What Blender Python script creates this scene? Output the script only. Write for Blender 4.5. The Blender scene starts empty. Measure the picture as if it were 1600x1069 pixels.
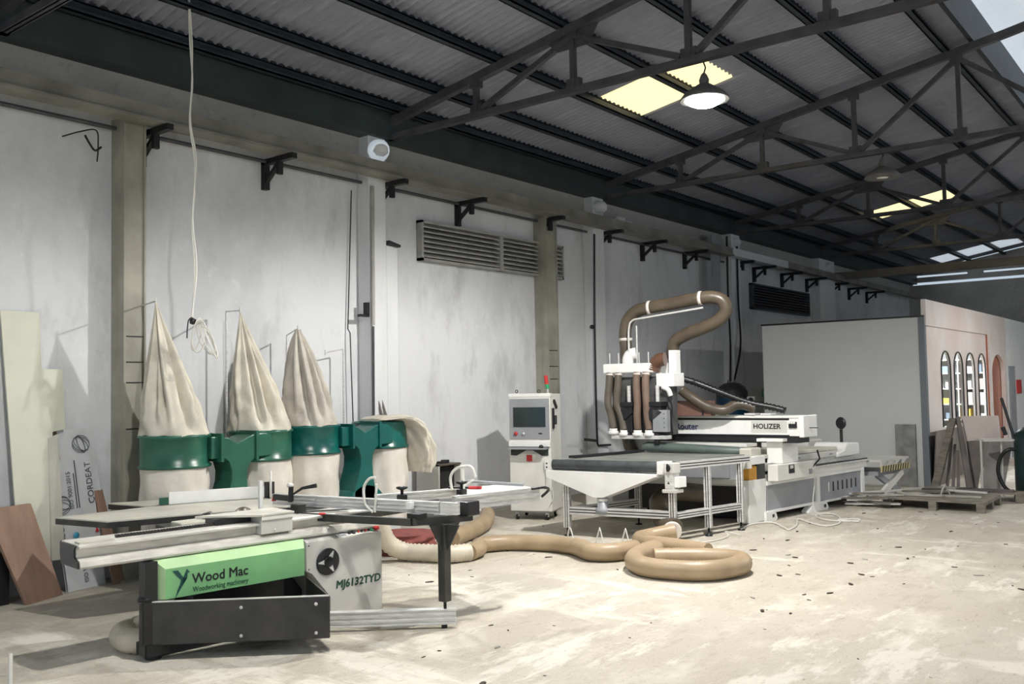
import bpy, math, random
from mathutils import Vector, Matrix
random.seed(7)
S = bpy.context.scene
COL = S.collection
V = Vector
# ---------------------------------------------------------------- camera
cam_d = bpy.data.cameras.new('camera'); cam = bpy.data.objects.new('camera', cam_d); COL.objects.link(cam)
yaw, pitch, roll = .6664, .0482, -.0182
fwd = V((-math.sin(yaw)*math.cos(pitch), math.cos(yaw)*math.cos(pitch), math.sin(pitch)))
rgt = V((math.cos(yaw), math.sin(yaw), 0)); up = rgt.cross(fwd)
r2 = rgt*math.cos(roll)+up*math.sin(roll); u2 = -rgt*math.sin(roll)+up*math.cos(roll)
cam.matrix_world = Matrix(((r2.x,u2.x,-fwd.x,0),(r2.y,u2.y,-fwd.y,0),(r2.z,u2.z,-fwd.z,1.8),(0,0,0,1)))
cam_d.sensor_width = 36; cam_d.lens = 36*1440/1600; cam_d.clip_end = 200
S.camera = cam
# ---------------------------------------------------------------- world, sun, exposure
W = bpy.data.worlds.new('sky'); S.world = W; W.use_nodes = True
bg = W.node_tree.nodes['Background']; bg.inputs[0].default_value = (.74,.87,1,1); bg.inputs[1].default_value = .50
sun_d = bpy.data.lights.new('sun','SUN'); sun_d.energy = 5.0; sun_d.angle = .03; sun_d.color = (1,.93,.78)
sun = bpy.data.objects.new('sun', sun_d); COL.objects.link(sun); sun.rotation_euler = (math.radians(8),math.radians(6),0); sun.location = (0,10,20)
S.view_settings.view_transform = 'Standard'; S.view_settings.look = 'None'; S.view_settings.gamma = 1
S.view_settings.use_curve_mapping = False
S.view_settings.exposure = 0.50
# ---------------------------------------------------------------- materials
def mat(name, col, rough=.6, metal=0., var=0., scale=4., bump=0., bscale=60., col2=None, detail=6., stretch=None, spec=.5, alpha=None, trans=None, emit=None):
    m = bpy.data.materials.new(name); m.use_nodes = True
    nt = m.node_tree; N = nt.nodes; L = nt.links; b = N['Principled BSDF']
    b.inputs['Base Color'].default_value = (*col,1); b.inputs['Roughness'].default_value = rough; b.inputs['Metallic'].default_value = metal
    b.inputs['Specular IOR Level'].default_value = spec
    if emit: b.inputs['Emission Color'].default_value = (*emit[0],1); b.inputs['Emission Strength'].default_value = emit[1]
    if var or col2 or bump:
        tc = N.new('ShaderNodeTexCoord'); src = tc.outputs['Object']
        if stretch:
            mp = N.new('ShaderNodeMapping'); mp.inputs['Scale'].default_value = stretch; L.new(src, mp.inputs[0]); src = mp.outputs[0]
    if var or col2:
        n = N.new('ShaderNodeTexNoise'); n.inputs['Scale'].default_value = scale; n.inputs['Detail'].default_value = detail; n.inputs['Roughness'].default_value = .50
        L.new(src, n.inputs['Vector'])
        r = N.new('ShaderNodeValToRGB'); r.color_ramp.elements[0].position = .32; r.color_ramp.elements[1].position = .68
        c2 = col2 or tuple(max(0,c*(1-var)) for c in col); c1 = col if col2 else tuple(min(1,c*(1+var*.6)) for c in col)
        r.color_ramp.elements[0].color = (*c2,1); r.color_ramp.elements[1].color = (*c1,1)
        L.new(n.outputs['Fac'], r.inputs[0]); L.new(r.outputs[0], b.inputs['Base Color'])
    if bump:
        n2 = N.new('ShaderNodeTexNoise'); n2.inputs['Scale'].default_value = bscale; n2.inputs['Detail'].default_value = 4
        L.new(src, n2.inputs['Vector'])
        bp = N.new('ShaderNodeBump'); bp.inputs['Strength'].default_value = bump; bp.inputs['Distance'].default_value = .02
        L.new(n2.outputs['Fac'], bp.inputs['Height']); L.new(bp.outputs[0], b.inputs['Normal'])
    return m
def layered(name, base, layers, rough=.85, bump=.3, bscale=30):
    """layers: (noise scale, stretch xyz, lo, hi, colour, strength)"""
    m = bpy.data.materials.new(name); m.use_nodes = True
    nt = m.node_tree; N = nt.nodes; L = nt.links; b = N['Principled BSDF']; b.inputs['Roughness'].default_value = rough; b.inputs['Specular IOR Level'].default_value = .25
    tc = N.new('ShaderNodeTexCoord'); cur = None
    for k,(sc,st,lo,hi,c,s) in enumerate(layers):
        mp = N.new('ShaderNodeMapping'); mp.inputs['Scale'].default_value = st; mp.inputs['Location'].default_value = (k*3.1,k*1.7,k*.9); L.new(tc.outputs['Object'], mp.inputs[0])
        n = N.new('ShaderNodeTexNoise'); n.inputs['Scale'].default_value = sc; n.inputs['Detail'].default_value = 8; n.inputs['Roughness'].default_value = .65; L.new(mp.outputs[0], n.inputs['Vector'])
        r = N.new('ShaderNodeMapRange'); r.inputs[1].default_value = lo; r.inputs[2].default_value = hi; r.inputs[3].default_value = 0; r.inputs[4].default_value = s; L.new(n.outputs['Fac'], r.inputs[0])
        mx = N.new('ShaderNodeMix'); mx.data_type = 'RGBA'; L.new(r.outputs[0], mx.inputs[0])
        if cur: L.new(cur, mx.inputs[6])
        else: mx.inputs[6].default_value = (*base,1)
        mx.inputs[7].default_value = (*c,1); cur = mx.outputs[2]
    L.new(cur, b.inputs['Base Color'])
    n2 = N.new('ShaderNodeTexNoise'); n2.inputs['Scale'].default_value = bscale; n2.inputs['Detail'].default_value = 8; L.new(tc.outputs['Object'], n2.inputs['Vector'])
    bp = N.new('ShaderNodeBump'); bp.inputs['Strength'].default_value = bump; bp.inputs['Distance'].default_value = .02; L.new(n2.outputs['Fac'], bp.inputs['Height']); L.new(bp.outputs[0], b.inputs['Normal'])
    return m
def translucent(name, col, mixf=.85):
    m = bpy.data.materials.new(name); m.use_nodes = True; nt = m.node_tree; N = nt.nodes; L = nt.links
    N.remove(N['Principled BSDF']); o = N['Material Output']
    t = N.new('ShaderNodeBsdfTranslucent'); d = N.new('ShaderNodeBsdfDiffuse'); x = N.new('ShaderNodeMixShader')
    t.inputs[0].default_value = (*col,1); d.inputs[0].default_value = (*col,1); x.inputs[0].default_value = 1-mixf
    L.new(t.outputs[0], x.inputs[1]); L.new(d.outputs[0], x.inputs[2]); L.new(x.outputs[0], o.inputs[0]); return m
M = {}
M['floor'] = layered('dusty concrete', (.47,.43,.36), [
    (.5,(1,1,1),.45,.62,(.43,.385,.31),.75), (2.2,(1,.55,1),.5,.68,(.66,.62,.53),.8), (7,(1,.4,1),.52,.66,(.36,.32,.25),.7),
    (1.3,(.35,1.2,1),.56,.62,(.70,.665,.58),.7),(3.2,(1,.3,1),.57,.63,(.68,.65,.57),.8), (26,(1,.35,1),.57,.70,(.27,.22,.17),.7), (70,(1,1,1),.4,.7,(.62,.58,.50),.5)], rough=.8, bump=.35, bscale=26)
M['plaster'] = layered('stained white plaster', (.69,.70,.715), [(.9,(1,.8,.5),.50,.62,(.52,.53,.55),.6),
    (.55,(1,1,.7),.48,.70,(.55,.56,.575),.65), (2.2,(1,1,.4),.54,.68,(.45,.455,.45),.6), (6,(1,1,1),.60,.75,(.80,.80,.81),.5), (3.5,(1,2.2,.25),.60,.78,(.44,.43,.41),.35), (25,(1,1,1),.62,.75,(.55,.55,.54),.3)], rough=.9, bump=.15, bscale=14)
M['dirty_plaster'] = layered('dirty grey plaster', (.44,.43,.41), [
    (.8,(1,.6,1.4),.42,.66,(.32,.31,.29),.8), (3,(1,.5,1.5),.5,.7,(.46,.44,.41),.6), (12,(1,1,1),.55,.72,(.20,.19,.18),.5)], rough=.9, bump=.3)
M['pilaster'] = layered('painted concrete pillar', (.70,.71,.72), [(1.2,(1,1,.3),.5,.72,(.56,.57,.58),.6),(8,(1,1,.5),.6,.78,(.5,.5,.5),.35)], rough=.85, bump=.15)
M['roof'] = layered('aged grey corrugated fibre cement', (.27,.285,.34), [(.6,(1,1,1),.42,.66,(.205,.215,.26),.8),(5,(.3,1,1),.5,.72,(.37,.38,.43),.6),(2,(2,.4,1),.58,.7,(.19,.19,.21),.5)], rough=.5, bump=.25)
M['truss'] = mat('grey painted truss steel', (.075,.075,.084), .55, .2, .3, 5)
M['purlin'] = mat('dark blue grey purlin steel', (.035,.045,.058), .5, .3, .3, 5)
M['eave'] = mat('dark green grey eave steel', (.042,.058,.06), .55, .2, .25, 2)
M['olive'] = mat('olive grey steel column', (.33,.32,.265), .55, .1, .25, 3)
M['darksteel'] = mat('dark steel', (.03,.03,.032), .45, .6, .3, 8)
M['black'] = mat('black enamel', (.012,.012,.014), .38, 0, .35, 6)
M['blackdust'] = mat('dusty black enamel', (.018,.019,.02), .42, 0, 0, 5, col2=(.05,.048,.042))
M['rubber'] = mat('black rubber', (.01,.01,.01), .7)
M['alu'] = mat('brushed aluminium', (.66,.655,.64), .40, .25, .18, 10, stretch=(1,1,6))
M['alubeam'] = mat('dusty beam aluminium', (.62,.60,.55), .45, .15, .2, 6, stretch=(1,1,4))
M['aludark'] = mat('aluminium groove', (.07,.07,.07), .5, .5)
M['white'] = mat('white machine enamel', (.80,.80,.78), .35, 0, .06, 5)
M['cream'] = mat('cream white machine enamel', (.74,.73,.68), .4, 0, .08, 4)
M['greyp'] = mat('grey machine enamel', (.30,.31,.33), .45, 0, .12, 3)
M['cab'] = mat('warm grey cabinet enamel', (.58,.57,.54), .42, 0, .1, 2.2)
M['castiron'] = mat('dusty cast table top', (.60,.58,.50), .55, .1, .18, 3)
M['green'] = mat('light green enamel', (.22,.50,.22), .42, 0, .14, 3)
M['greenlt'] = mat('pale green bevel enamel', (.45,.66,.36), .42, 0, .1, 3)
M['dkgreen'] = mat('dark green enamel', (.022,.115,.075), .3, 0, .35, 3)
M['teal'] = mat('teal green enamel', (.004,.10,.085), .28, 0, .3, 3)
M['logo'] = mat('dark teal logo', (.005,.06,.055), .5)
M['ink'] = mat('black lettering', (.012,.012,.014), .5)
M['inkg'] = mat('dark green lettering', (.01,.06,.035), .5)
M['inkb'] = mat('navy lettering', (.02,.025,.13), .5)
M['red'] = mat('red plastic', (.5,.03,.03), .35)
M['greenbtn'] = mat('green plastic', (.02,.3,.12), .35)
M['screen'] = mat('dark screen glass', (.018,.03,.032), .12)
M['canvas'] = mat('cream canvas cloth', (.63,.59,.50), .9, 0, .18, 5, bump=.6, bscale=7)
M['canvas2'] = mat('pale cream canvas cloth', (.69,.645,.575), .9, 0, .12, 5, bump=.5, bscale=6)
M['canvas3'] = mat('grey cream canvas cloth', (.50,.465,.41), .9, 0, .2, 6, bump=.8, bscale=9)
M['hose'] = mat('tan ribbed plastic hose', (.44,.33,.21), .42, 0, .22, 4, col2=(.34,.25,.155))
M['hosedk'] = mat('brown translucent hose', (.095,.075,.052), .35, 0, .25, 5)
M['hoselt'] = mat('pale ribbed hose', (.62,.56,.45), .45, 0, .12, 6)
M['hosegreen'] = mat('grey green hose', (.10,.13,.12), .4, 0, .2, 6)
M['clampw'] = mat('white hose clamp', (.72,.66,.6), .5)
M['orange'] = mat('orange yellow plastic', (.62,.30,.03), .4)
M['cable'] = mat('white cable', (.72,.70,.64), .5)
M['board'] = mat('reddish brown plywood', (.27,.165,.115), .6, 0, .22, 2.5, stretch=(3,3,.6), bump=.1)
M['boardcream'] = mat('cream board', (.66,.66,.55), .6, 0, .05, 3)
M['foil'] = mat('white printed film', (.62,.63,.64), .35, 0, .1, 3, bump=.5, bscale=4)
M['foilink'] = mat('grey film print', (.09,.10,.12), .5)
M['blue'] = mat('light blue print', (.06,.33,.50), .5)
M['wood'] = mat('weathered pallet wood', (.20,.18,.15), .8, 0, .35, 6, stretch=(1,1,4), bump=.3)
M['woodlt'] = mat('pale offcut wood', (.42,.40,.36), .7, 0, .25, 5)
M['woodgr'] = mat('grey plywood', (.17,.15,.14), .7, 0, .3, 3)
M['booth'] = layered('grey white booth panel', (.60,.61,.61), [(1.2,(1,1,1),.5,.75,(.52,.53,.53),.5)], rough=.7, bump=.04)
M['facade'] = mat('glossy pink marble facade', (.74,.62,.57), .25, 0, 0, 1.1, col2=(.82,.76,.74))
M['terra'] = mat('terracotta panel', (.36,.13,.08), .3, 0, .1, 2)
M['marble'] = mat('polished pinkish sheet', (.60,.52,.50), .2, 0, .12, 2)
M['louver'] = mat('weathered grey louver', (.36,.355,.335), .6, .1, .22, 6)
M['louverdk'] = mat('dark louver', (.06,.062,.07), .6, .1, .25, 6)
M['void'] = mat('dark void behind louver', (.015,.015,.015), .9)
M['skylight'] = translucent('yellowed translucent sheet', (.95,.88,.68))
M['skylight2'] = translucent('white translucent sheet', (.80,.84,.90), .5)
M['tankblue'] = mat('blue tank enamel', (.005,.045,.095), .35, 0, .2, 5)
M['leafgreen'] = mat('dull green cover', (.03,.10,.06), .7, 0, .3, 20)
M['debris'] = mat('dark wood chips', (.055,.04,.03), .9)
M['bulb'] = mat('glowing lamp bulb', (1,1,1), .5, emit=((1,.97,.88),60))
M['bulkglass'] = mat('frosted lamp glass',(.7,.75,.8),.4,emit=((.8,.9,1),.25))
M['shade'] = mat('grey lamp shade', (.16,.155,.15), .5, .2, .2, 5)
M['shadein'] = mat('white lamp shade inside', (.85,.85,.82), .35)
M['hazy'] = mat('yellow hazard paint', (.50,.43,.20), .6)
M['rail'] = mat('grey brown gantry rail', (.22,.21,.185), .6, .1, .35, 2.5)
M['raillt'] = mat('bright pale rail', (.75,.77,.78), .35, .3)
M['beambrown'] = mat('brown grey beam', (.20,.175,.15), .6, 0, .2, 1.5)
M['bluegrey'] = mat('blue grey box',(.25,.32,.40),.5)
M['yellow'] = mat('yellow box', (.8,.62,.12), .5)
gm = bpy.data.materials.new('window glass'); gm.use_nodes = True; _n = gm.node_tree.nodes; _n.remove(_n['Principled BSDF'])
_t = _n.new('ShaderNodeBsdfTransparent'); _t.inputs[0].default_value=(.92,.96,.97,1); _g = _n.new('ShaderNodeBsdfGlossy'); _g.inputs['Roughness'].default_value=.05; _x = _n.new('ShaderNodeMixShader'); _x.inputs[0].default_value=.08
gm.node_tree.links.new(_t.outputs[0],_x.inputs[1]); gm.node_tree.links.new(_g.outputs[0],_x.inputs[2]); gm.node_tree.links.new(_x.outputs[0],_n['Material Output'].inputs[0]); M['glass'] = gm
# ---------------------------------------------------------------- mesh builder
BASE = {}
class Fr:
    def __init__(s, o, u, v): s.o = V((o[0],o[1],o[2] if len(o)>2 else 0)); s.u = V((u[0],u[1],0)); s.v = V((v[0],v[1],0))
    def __call__(s, a, b, z): return s.o+s.u*a+s.v*b+V((0,0,z))
ID = Fr((0,0,0),(1,0),(0,1))
class MB:
    def __init__(s): s.v=[]; s.f=[]; s.sm=[]; s.mi=[]; s.cur=0
    def add(s, vs, fs, smooth=False):
        o=len(s.v); s.v += [tuple(p) for p in vs]
        for f in fs: s.f.append([i+o for i in f]); s.sm.append(smooth); s.mi.append(s.cur)
        return s
    def hexa(s, c): return s.add(c, [(0,3,2,1),(4,5,6,7),(0,1,5,4),(1,2,6,5),(2,3,7,6),(3,0,4,7)])
    def box(s, a0,a1,b0,b1,z0,z1, fr=ID): return s.hexa([fr(a0,b0,z0),fr(a1,b0,z0),fr(a1,b1,z0),fr(a0,b1,z0),fr(a0,b0,z1),fr(a1,b0,z1),fr(a1,b1,z1),fr(a0,b1,z1)])
    def bar(s, p, q, w, h, upv=(0,0,1)):
        p=V(p);q=V(q);d=(q-p).normalized();U=V(upv)
        if abs(d.dot(U))>.98: U=V((0,1,0))
        sd=d.cross(U).normalized()*w/2; uu=sd.cross(d).normalized()*h/2
        return s.hexa([p-sd-uu,p+sd-uu,q+sd-uu,q-sd-uu,p-sd+uu,p+sd+uu,q+sd+uu,q-sd+uu])
    def prism(s, pts, off):
        off=V(off); n=len(pts); P=[V(p) for p in pts]
        return s.add(P+[p+off for p in P], [list(range(n))[::-1], list(range(n,2*n))]+[(i,(i+1)%n,n+(i+1)%n,n+i) for i in range(n)])
    def slab(s, poly, z0, z1, fr=ID): return s.prism([fr(a,b,z0) for a,b in poly], (0,0,z1-z0))
    def loft(s, rings, cap=True, smooth=True, closed=False):
        n=len(rings[0]); vs=[p for r in rings for p in r]; m=len(rings); fs=[]
        for k in range(m if closed else m-1):
            k2=(k+1)%m
            for i in range(n): j=(i+1)%n; fs.append((k*n+i,k*n+j,k2*n+j,k2*n+i))
        s.add(vs, fs, smooth)
        if cap and not closed:
            s.add(rings[0], [list(range(n))[::-1]]); s.add(rings[-1], [list(range(n))])
        return s
    def tube(s, pts, r, n=10, rf=None, cap=True):
        P=[V(p) for p in pts]; m=len(P); rings=[]; prev=None
        for k in range(m):
            d=(P[min(k+1,m-1)]-P[max(k-1,0)]).normalized()
            if prev is None:
                a=V((0,0,1)) if abs(d.z)<.9 else V((1,0,0)); x=d.cross(a).normalized()
            else: x=(prev-d*prev.dot(d)).normalized()
            prev=x; y=d.cross(x); rr=rf(k) if rf else (r[k] if isinstance(r,(list,tuple)) else r)
            rings.append([P[k]+x*rr*math.cos(2*math.pi*i/n)+y*rr*math.sin(2*math.pi*i/n) for i in range(n)])
        return s.loft(rings, cap)
    def cyl(s, p, q, r, n=16, r2=None): return s.tube([p,q],[r,r if r2 is None else r2],n)
    def lathe(s, c, prof, n=32, ax=(0,0,1)):
        c=V(c); ax=V(ax).normalized(); a=V((1,0,0)) if abs(ax.x)<.9 else V((0,1,0)); x=ax.cross(a).normalized(); y=ax.cross(x)
        return s.loft([[c+ax*h+x*r*math.cos(2*math.pi*i/n)+y*r*math.sin(2*math.pi*i/n) for i in range(n)] for r,h in prof], cap=True)
    def build(s, name, m, parent=None, base=None, bevel=0, **tags):
        b = BASE.get(parent.name, V((0,0,0))) if parent else V(base or (0,0,0))
        me=bpy.data.meshes.new(name); me.from_pydata([tuple(V(p)-b) for p in s.v],[],s.f)
        for mm in (m if isinstance(m,list) else [m]): me.materials.append(mm)
        for p,sm,mi in zip(me.polygons,s.sm,s.mi): p.use_smooth=sm; p.material_index=mi
        me.update(); o=bpy.data.objects.new(name,me); COL.objects.link(o)
        import bmesh
        bb=bmesh.new(); bb.from_mesh(me); bmesh.ops.recalc_face_normals(bb, faces=bb.faces); bb.to_mesh(me); bb.free()
        if parent: o.parent=parent; BASE[o.name]=b
        else: o.location=b; BASE[o.name]=b
        if bevel:
            bv=o.modifiers.new('bevel','BEVEL'); bv.width=bevel; bv.segments=2; bv.limit_method='ANGLE'
        for k,v in tags.items(): o[k]=v
        return o
def thing(name, label, cat, loc, group=None):
    o=bpy.data.objects.new(name,None); COL.objects.link(o); o.location=loc; BASE[o.name]=V(loc); o.empty_display_size=.1
    o['label']=label; o['category']=cat
    if group: o['group']=group
    return o
def tag(o, label, cat, group=None, kind=None):
    o['label']=label; o['category']=cat
    if group: o['group']=group
    if kind: o['kind']=kind
    return o
def struct(o): o['kind']='structure'; return o
def smoothpath(P, step=.03):
    P=[V(p) for p in P]; out=[]; Q=[P[0]*2-P[1]]+P+[P[-1]*2-P[-2]]
    for i in range(1,len(Q)-2):
        p0,p1,p2,p3=Q[i-1:i+3]; n=max(2,int((p2-p1).length/step))
        for k in range(n):
            t=k/n; out.append(.5*((2*p1)+(p2-p0)*t+(2*p0-5*p1+4*p2-p3)*t*t+(3*p1-p0-3*p2+p3)*t**3))
    out.append(P[-1]); return out
def text(s, size, P, x, y, m, parent, name='lettering', sx=1., align='LEFT', bold=0.0, shear=0.):
    c=bpy.data.curves.new(name,'FONT'); c.body=s; c.size=size; c.align_x=align; c.extrude=.0008; c.resolution_u=3; c.shear=shear
    t=bpy.data.objects.new(name,c); COL.objects.link(t); dg=bpy.context.evaluated_depsgraph_get(); me=bpy.data.meshes.new_from_object(t.evaluated_get(dg))
    bpy.data.objects.remove(t); X=V(x).normalized(); Y=V(y).normalized(); Z=X.cross(Y).normalized(); Y=Z.cross(X)
    b=BASE[parent.name]; P=V(P)-b
    if bold:
        n0=len(me.vertices); vs=[tuple(v.co) for v in me.vertices]; fs=[tuple(p.vertices) for p in me.polygons]; V2=list(vs); F2=list(fs)
        for k,(dx,dy) in enumerate(((bold,0),(bold/2,bold/2),(bold/2,-bold/2))):
            V2+=[(a+dx,b_+dy,c_+.00003*(k+1)) for a,b_,c_ in vs]; F2+=[tuple(i+n0*(k+1) for i in f) for f in fs]
        me=bpy.data.meshes.new(name); me.from_pydata(V2,[],F2)
    for v in me.vertices: v.co = P+X*(v.co.x*sx)+Y*v.co.y+Z*v.co.z
    me.materials.clear(); me.materials.append(m)
    o=bpy.data.objects.new(name,me); COL.objects.link(o); o.parent=parent; BASE[o.name]=b; return o
ZR = lambda x: 5.43+.174*(x+7.6)      # top of truss top chord, where the purlins sit
ZS = lambda x: ZR(x)+.15              # underside of roof sheets
# ================================================================ SETTING
struct(MB().box(-8.95,9,-6,33.4,-.2,0).build('floor', M['floor']))
struct(MB().box(-8.95,-8.7,-6,33.4,0,5.62).build('wall_left', M['plaster']))
wb=MB(); wb.box(-8.7,9,33,33.2,0,4.97); wb.box(-8.7,9,33,33.2,5.07,5.23); wb.box(-8.7,-8.6,33,33.2,4.97,5.30)
wb.box(-6.85,-6.4,33,33.2,5.23,5.31); wb.box(-3.9,9,33,33.2,5.23,5.31); wb.prism([(-2.4,33,5.31),(-8.7,33,5.31),(-8.7,33,5.36),(-2.4,33,6.4)],(0,.2,0)); wb.box(-2.4,9,33,33.2,5.31,6.4)
struct(wb.build('wall_back', M['dirty_plaster']))
struct(MB().box(9,9.2,6,13,0,5.6).build('wall_right', M['plaster']))
# corrugated roof, built as strips that leave the skylight openings
def corr(mb, x0, x1, y0, y1, zf, pitch=.115, amp=.023, nx=1, th=.006):
    n=max(8,int((y1-y0)/pitch*6)); ys=[y0+(y1-y0)*i/n for i in range(n+1)]
    top=[];bot=[]
    for k in range(nx+1):
        x=x0+(x1-x0)*k/nx
        for y in ys:
            z=zf(x)+amp+amp*math.sin(2*math.pi*y/pitch); bot.append((x,y,z)); top.append((x,y,z+th))
    m=n+1; N=len(bot); f=[]
    for k in range(nx):
        for i in range(n): a=k*m+i; f.append((a,a+m,a+m+1,a+1)); f.append((N+a,N+a+1,N+a+m+1,N+a+m))
    mb.add(bot+top,f,True)
SK1=(-6.93,-5.27,10.62,11.75); SK2=(-6.68,-4.83,22.15,23.25); SK3=(-7.5,-5.1,30.9,32.5)
rf=MB()
def roofstrip(x0,x1):
    ys=[-2.]
    holes=[h for h in (SK1,SK2,SK3) if h[0]<(x0+x1)/2<h[1]]; holes.sort(key=lambda h:h[2])
    cur=-2.
    for h in holes: corr(rf,x0,x1,cur,h[2],ZS); cur=h[3]
    corr(rf,x0,x1,cur,33.2,ZS)
xs=sorted({-8.9,-2.6,SK1[0],SK1[1],SK2[0],SK2[1],SK3[0],SK3[1]})
for a,b in zip(xs,xs[1:]): roofstrip(a,b)
ZM=lambda x: 7.30-.12*abs(x)
corr(rf,-2.75,-.2,-2,12.6,ZM); corr(rf,-.2,2.75,-2,33.2,ZM)
corr(rf,2.6,9.2,-2,33.2,lambda x: ZS(-x))
struct(rf.build('ceiling', M['roof']))
def skyl(h, label, m=M['skylight'], zf=ZS):
    b=MB(); corr(b,h[0],h[1],h[2],h[3],zf); o=b.build('skylight_panel', m); tag(o,label,'skylight')
skyl(SK1,'yellow translucent skylight sheet beside the lit pendant lamp')
skyl(SK2,'yellow translucent skylight sheet far down the roof beyond the unlit lamp')
skyl(SK3,'white translucent skylight sheet low at the far end of the roof',M['skylight2'])
skyl((-2.75,-.2,12.6,33.2),'white translucent sheets of the raised ridge roof',M['skylight2'],ZM)
# upstand boards of the raised ridge
for sx,nm in ((-1,'left'),(1,'right')):
    o=MB().box(sx*2.62-.03,sx*2.62+.03,-2,33.2,6.32,6.86).build('ridge_upstand',M['purlin']); tag(o,'dark upstand board under the %s edge of the raised ridge roof'%nm,'roof board')
# eave beam and purlins
o=MB().box(-8.7,-8.42,-2,33,5.0,5.41).build('eave_beam',M['eave']); tag(o,'dark green steel eave beam on top of the left wall','beam')
px=[-8.3,-7.65,-6.7,-5.75,-4.8,-3.87,-2.95]
nm=['lowest','second lowest','third lowest','fourth','fifth','sixth','highest']
for x,w in zip(px,nm):
    b=MB(); z=ZR(x); b.box(x-.035,x-.015,-2,33,z,z+.172); b.box(x-.035,x+.06,-2,33,z,z+.016); b.box(x-.07,x-.015,-2,33,z+.13,z+.145); b.box(x+.045,x+.06,-2,33,z,z+.04)
    o=b.build('roof_purlin',M['purlin']); tag(o,'dark steel roof purlin, the %s of the left roof slope'%w,'purlin','roof purlins of the left slope')
# trusses
def truss(y, label):
    t=thing('roof_truss',label,'truss',(-8.5,y,5.0),'steel roof trusses')
    b=MB()
    for dy in (-.045,.015): b.box(-8.5,8.5,y+dy,y+dy+.03,5.0,5.07)
    b.box(-8.5,8.5,y-.03,y+.03,5.0,5.012); b.build('bottom_chord',M['truss'],t)
    b=MB()
    for s in (-1,1):
        b.bar((s*8.45,y,ZR(-8.45)-.05),(s*2.2,y,ZR(-2.2)-.05),.09,.1); b.bar((s*2.2,y,ZR(-2.2)-.05),(0,y,6.75),.09,.1)
    b.build('top_chord',M['truss'],t)
    zt=lambda x: ZR(-abs(x))-.1 if abs(x)>2.2 else 6.7-(abs(x)/2.2)*(6.7-(ZR(-2.2)-.1))
    for x in (-7,-5.6,-4.2,-2.8,-1.4,0,1.4,2.8,4.2):
        z=zt(x); MB().box(x-.03,x+.03,y-.03,y+.03,5.06,z+.02).build('vertical_post',M['truss'],t)
        MB().box(x-.085,x+.085,y-.02,y+.05,5.05,5.17).build('gusset_plate',M['truss'],t); MB().box(x-.07,x+.07,y-.04,y+.04,z-.07,z+.03).build('gusset_plate',M['truss'],t)
    for a,c in ((-5.6,-7),(-5.6,-4.2),(-2.8,-4.2),(-2.8,-1.4),(0,-1.4),(0,1.4),(2.8,1.4)):
        z=zt(a); MB().bar((a,y,z-.03),(c+(.09 if a>c else -.09),y,5.1),.06,.06,(0,1,0)).build('diagonal_brace',M['truss'],t)
    g=MB()
    for x in (-5.6,): 
        z=zt(x); g.prism([(x-.32,y-.008,z-.06),(x-.2,y-.008,z-.17),(x+.2,y-.008,z-.17),(x+.34,y-.008,z+.04),(x,y-.008,z+.05)],(0,.016,0))
    g.build('node_plate',M['truss'],t)
for y,l in ((3.55,'grey steel roof truss crossing the top left corner, closest one'),(8.3,'grey steel roof truss beside the lit pendant lamp, second from the camera'),
            (13.43,'dark steel roof truss carrying the unlit pendant lamp'),(18.6,'dark steel roof truss behind the unlit pendant lamp'),(23.8,'farthest dark steel roof truss beyond the second skylight')):
    truss(y,l)
# girder near the far end
o=MB().box(-8.7,9,25.0,25.15,4.52,4.72).build('crane_girder',M['beambrown']); tag(o,'brown grey horizontal girder spanning the hall near the far end','girder')
o=MB().box(-3.85,-3.62,24.86,24.98,4.52,4.72).build('floodlight_box',M['truss']); tag(o,'small square floodlight box on the far brown girder','floodlight')
# pilasters as part of the wall
def pil(n, y0,y1,dx,zlow=None,yw=None):
    b=MB(); b.box(-8.7,-8.7+dx,y0,y1,0,5.0)
    if zlow: b.box(-8.7,-8.7+dx,y1,yw,0,zlow)
    ym=(y0+y1)/2; b.lathe((-8.47,ym,4.83),[(0,-.1),(.09,-.09),(.14,-.04),(.145,.03),(.11,.09),(0,.1)],20)
    o=b.build('trim_%d'%n,M['pilaster'],bevel=.01); struct(o)
pil(1,7.93,8.22,.22,3.66,8.42); pil(2,13.07,13.4,.22); pil(3,18.42,18.85,.26); pil(4,23.75,24.9,.25)
pil(5,2.95,3.3,.22)
o=MB().box(-8.7,-8.66,-2,33,4.72,5.0).build('trim_6',M['dirty_plaster']); struct(o)
# steel columns
def column(y0,y1,z1,label,top=4.5):
    t=thing('steel_column',label,'column',(-8.58,(y0+y1)/2,0)); b=MB(); b.box(-8.7,-8.46,y0+.0,y1,0,z1); b.box(-8.55,-8.44,y0-.012,y0+.012,0,z1); b.box(-8.46,-8.44,y1-.02,y1,0,z1)
    b.build('column_shaft',M['olive'],t); b=MB()
    for z in (1.45,1.9,2.1,2.35): b.box(-8.462,-8.452,y0+.02,y1-.0,z,z+.01)
    b.build('clamp_band',M['darksteel'],t); b=MB(); b.box(-8.7,-8.38,y0-.05,y1+.05,0,.02); b.build('base_plate',M['olive'],t)
column(4.68,4.9,4.52,'olive grey steel column left of the dust collectors'); column(11.66,11.94,4.45,'olive grey steel column crossing the large louver')
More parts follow.
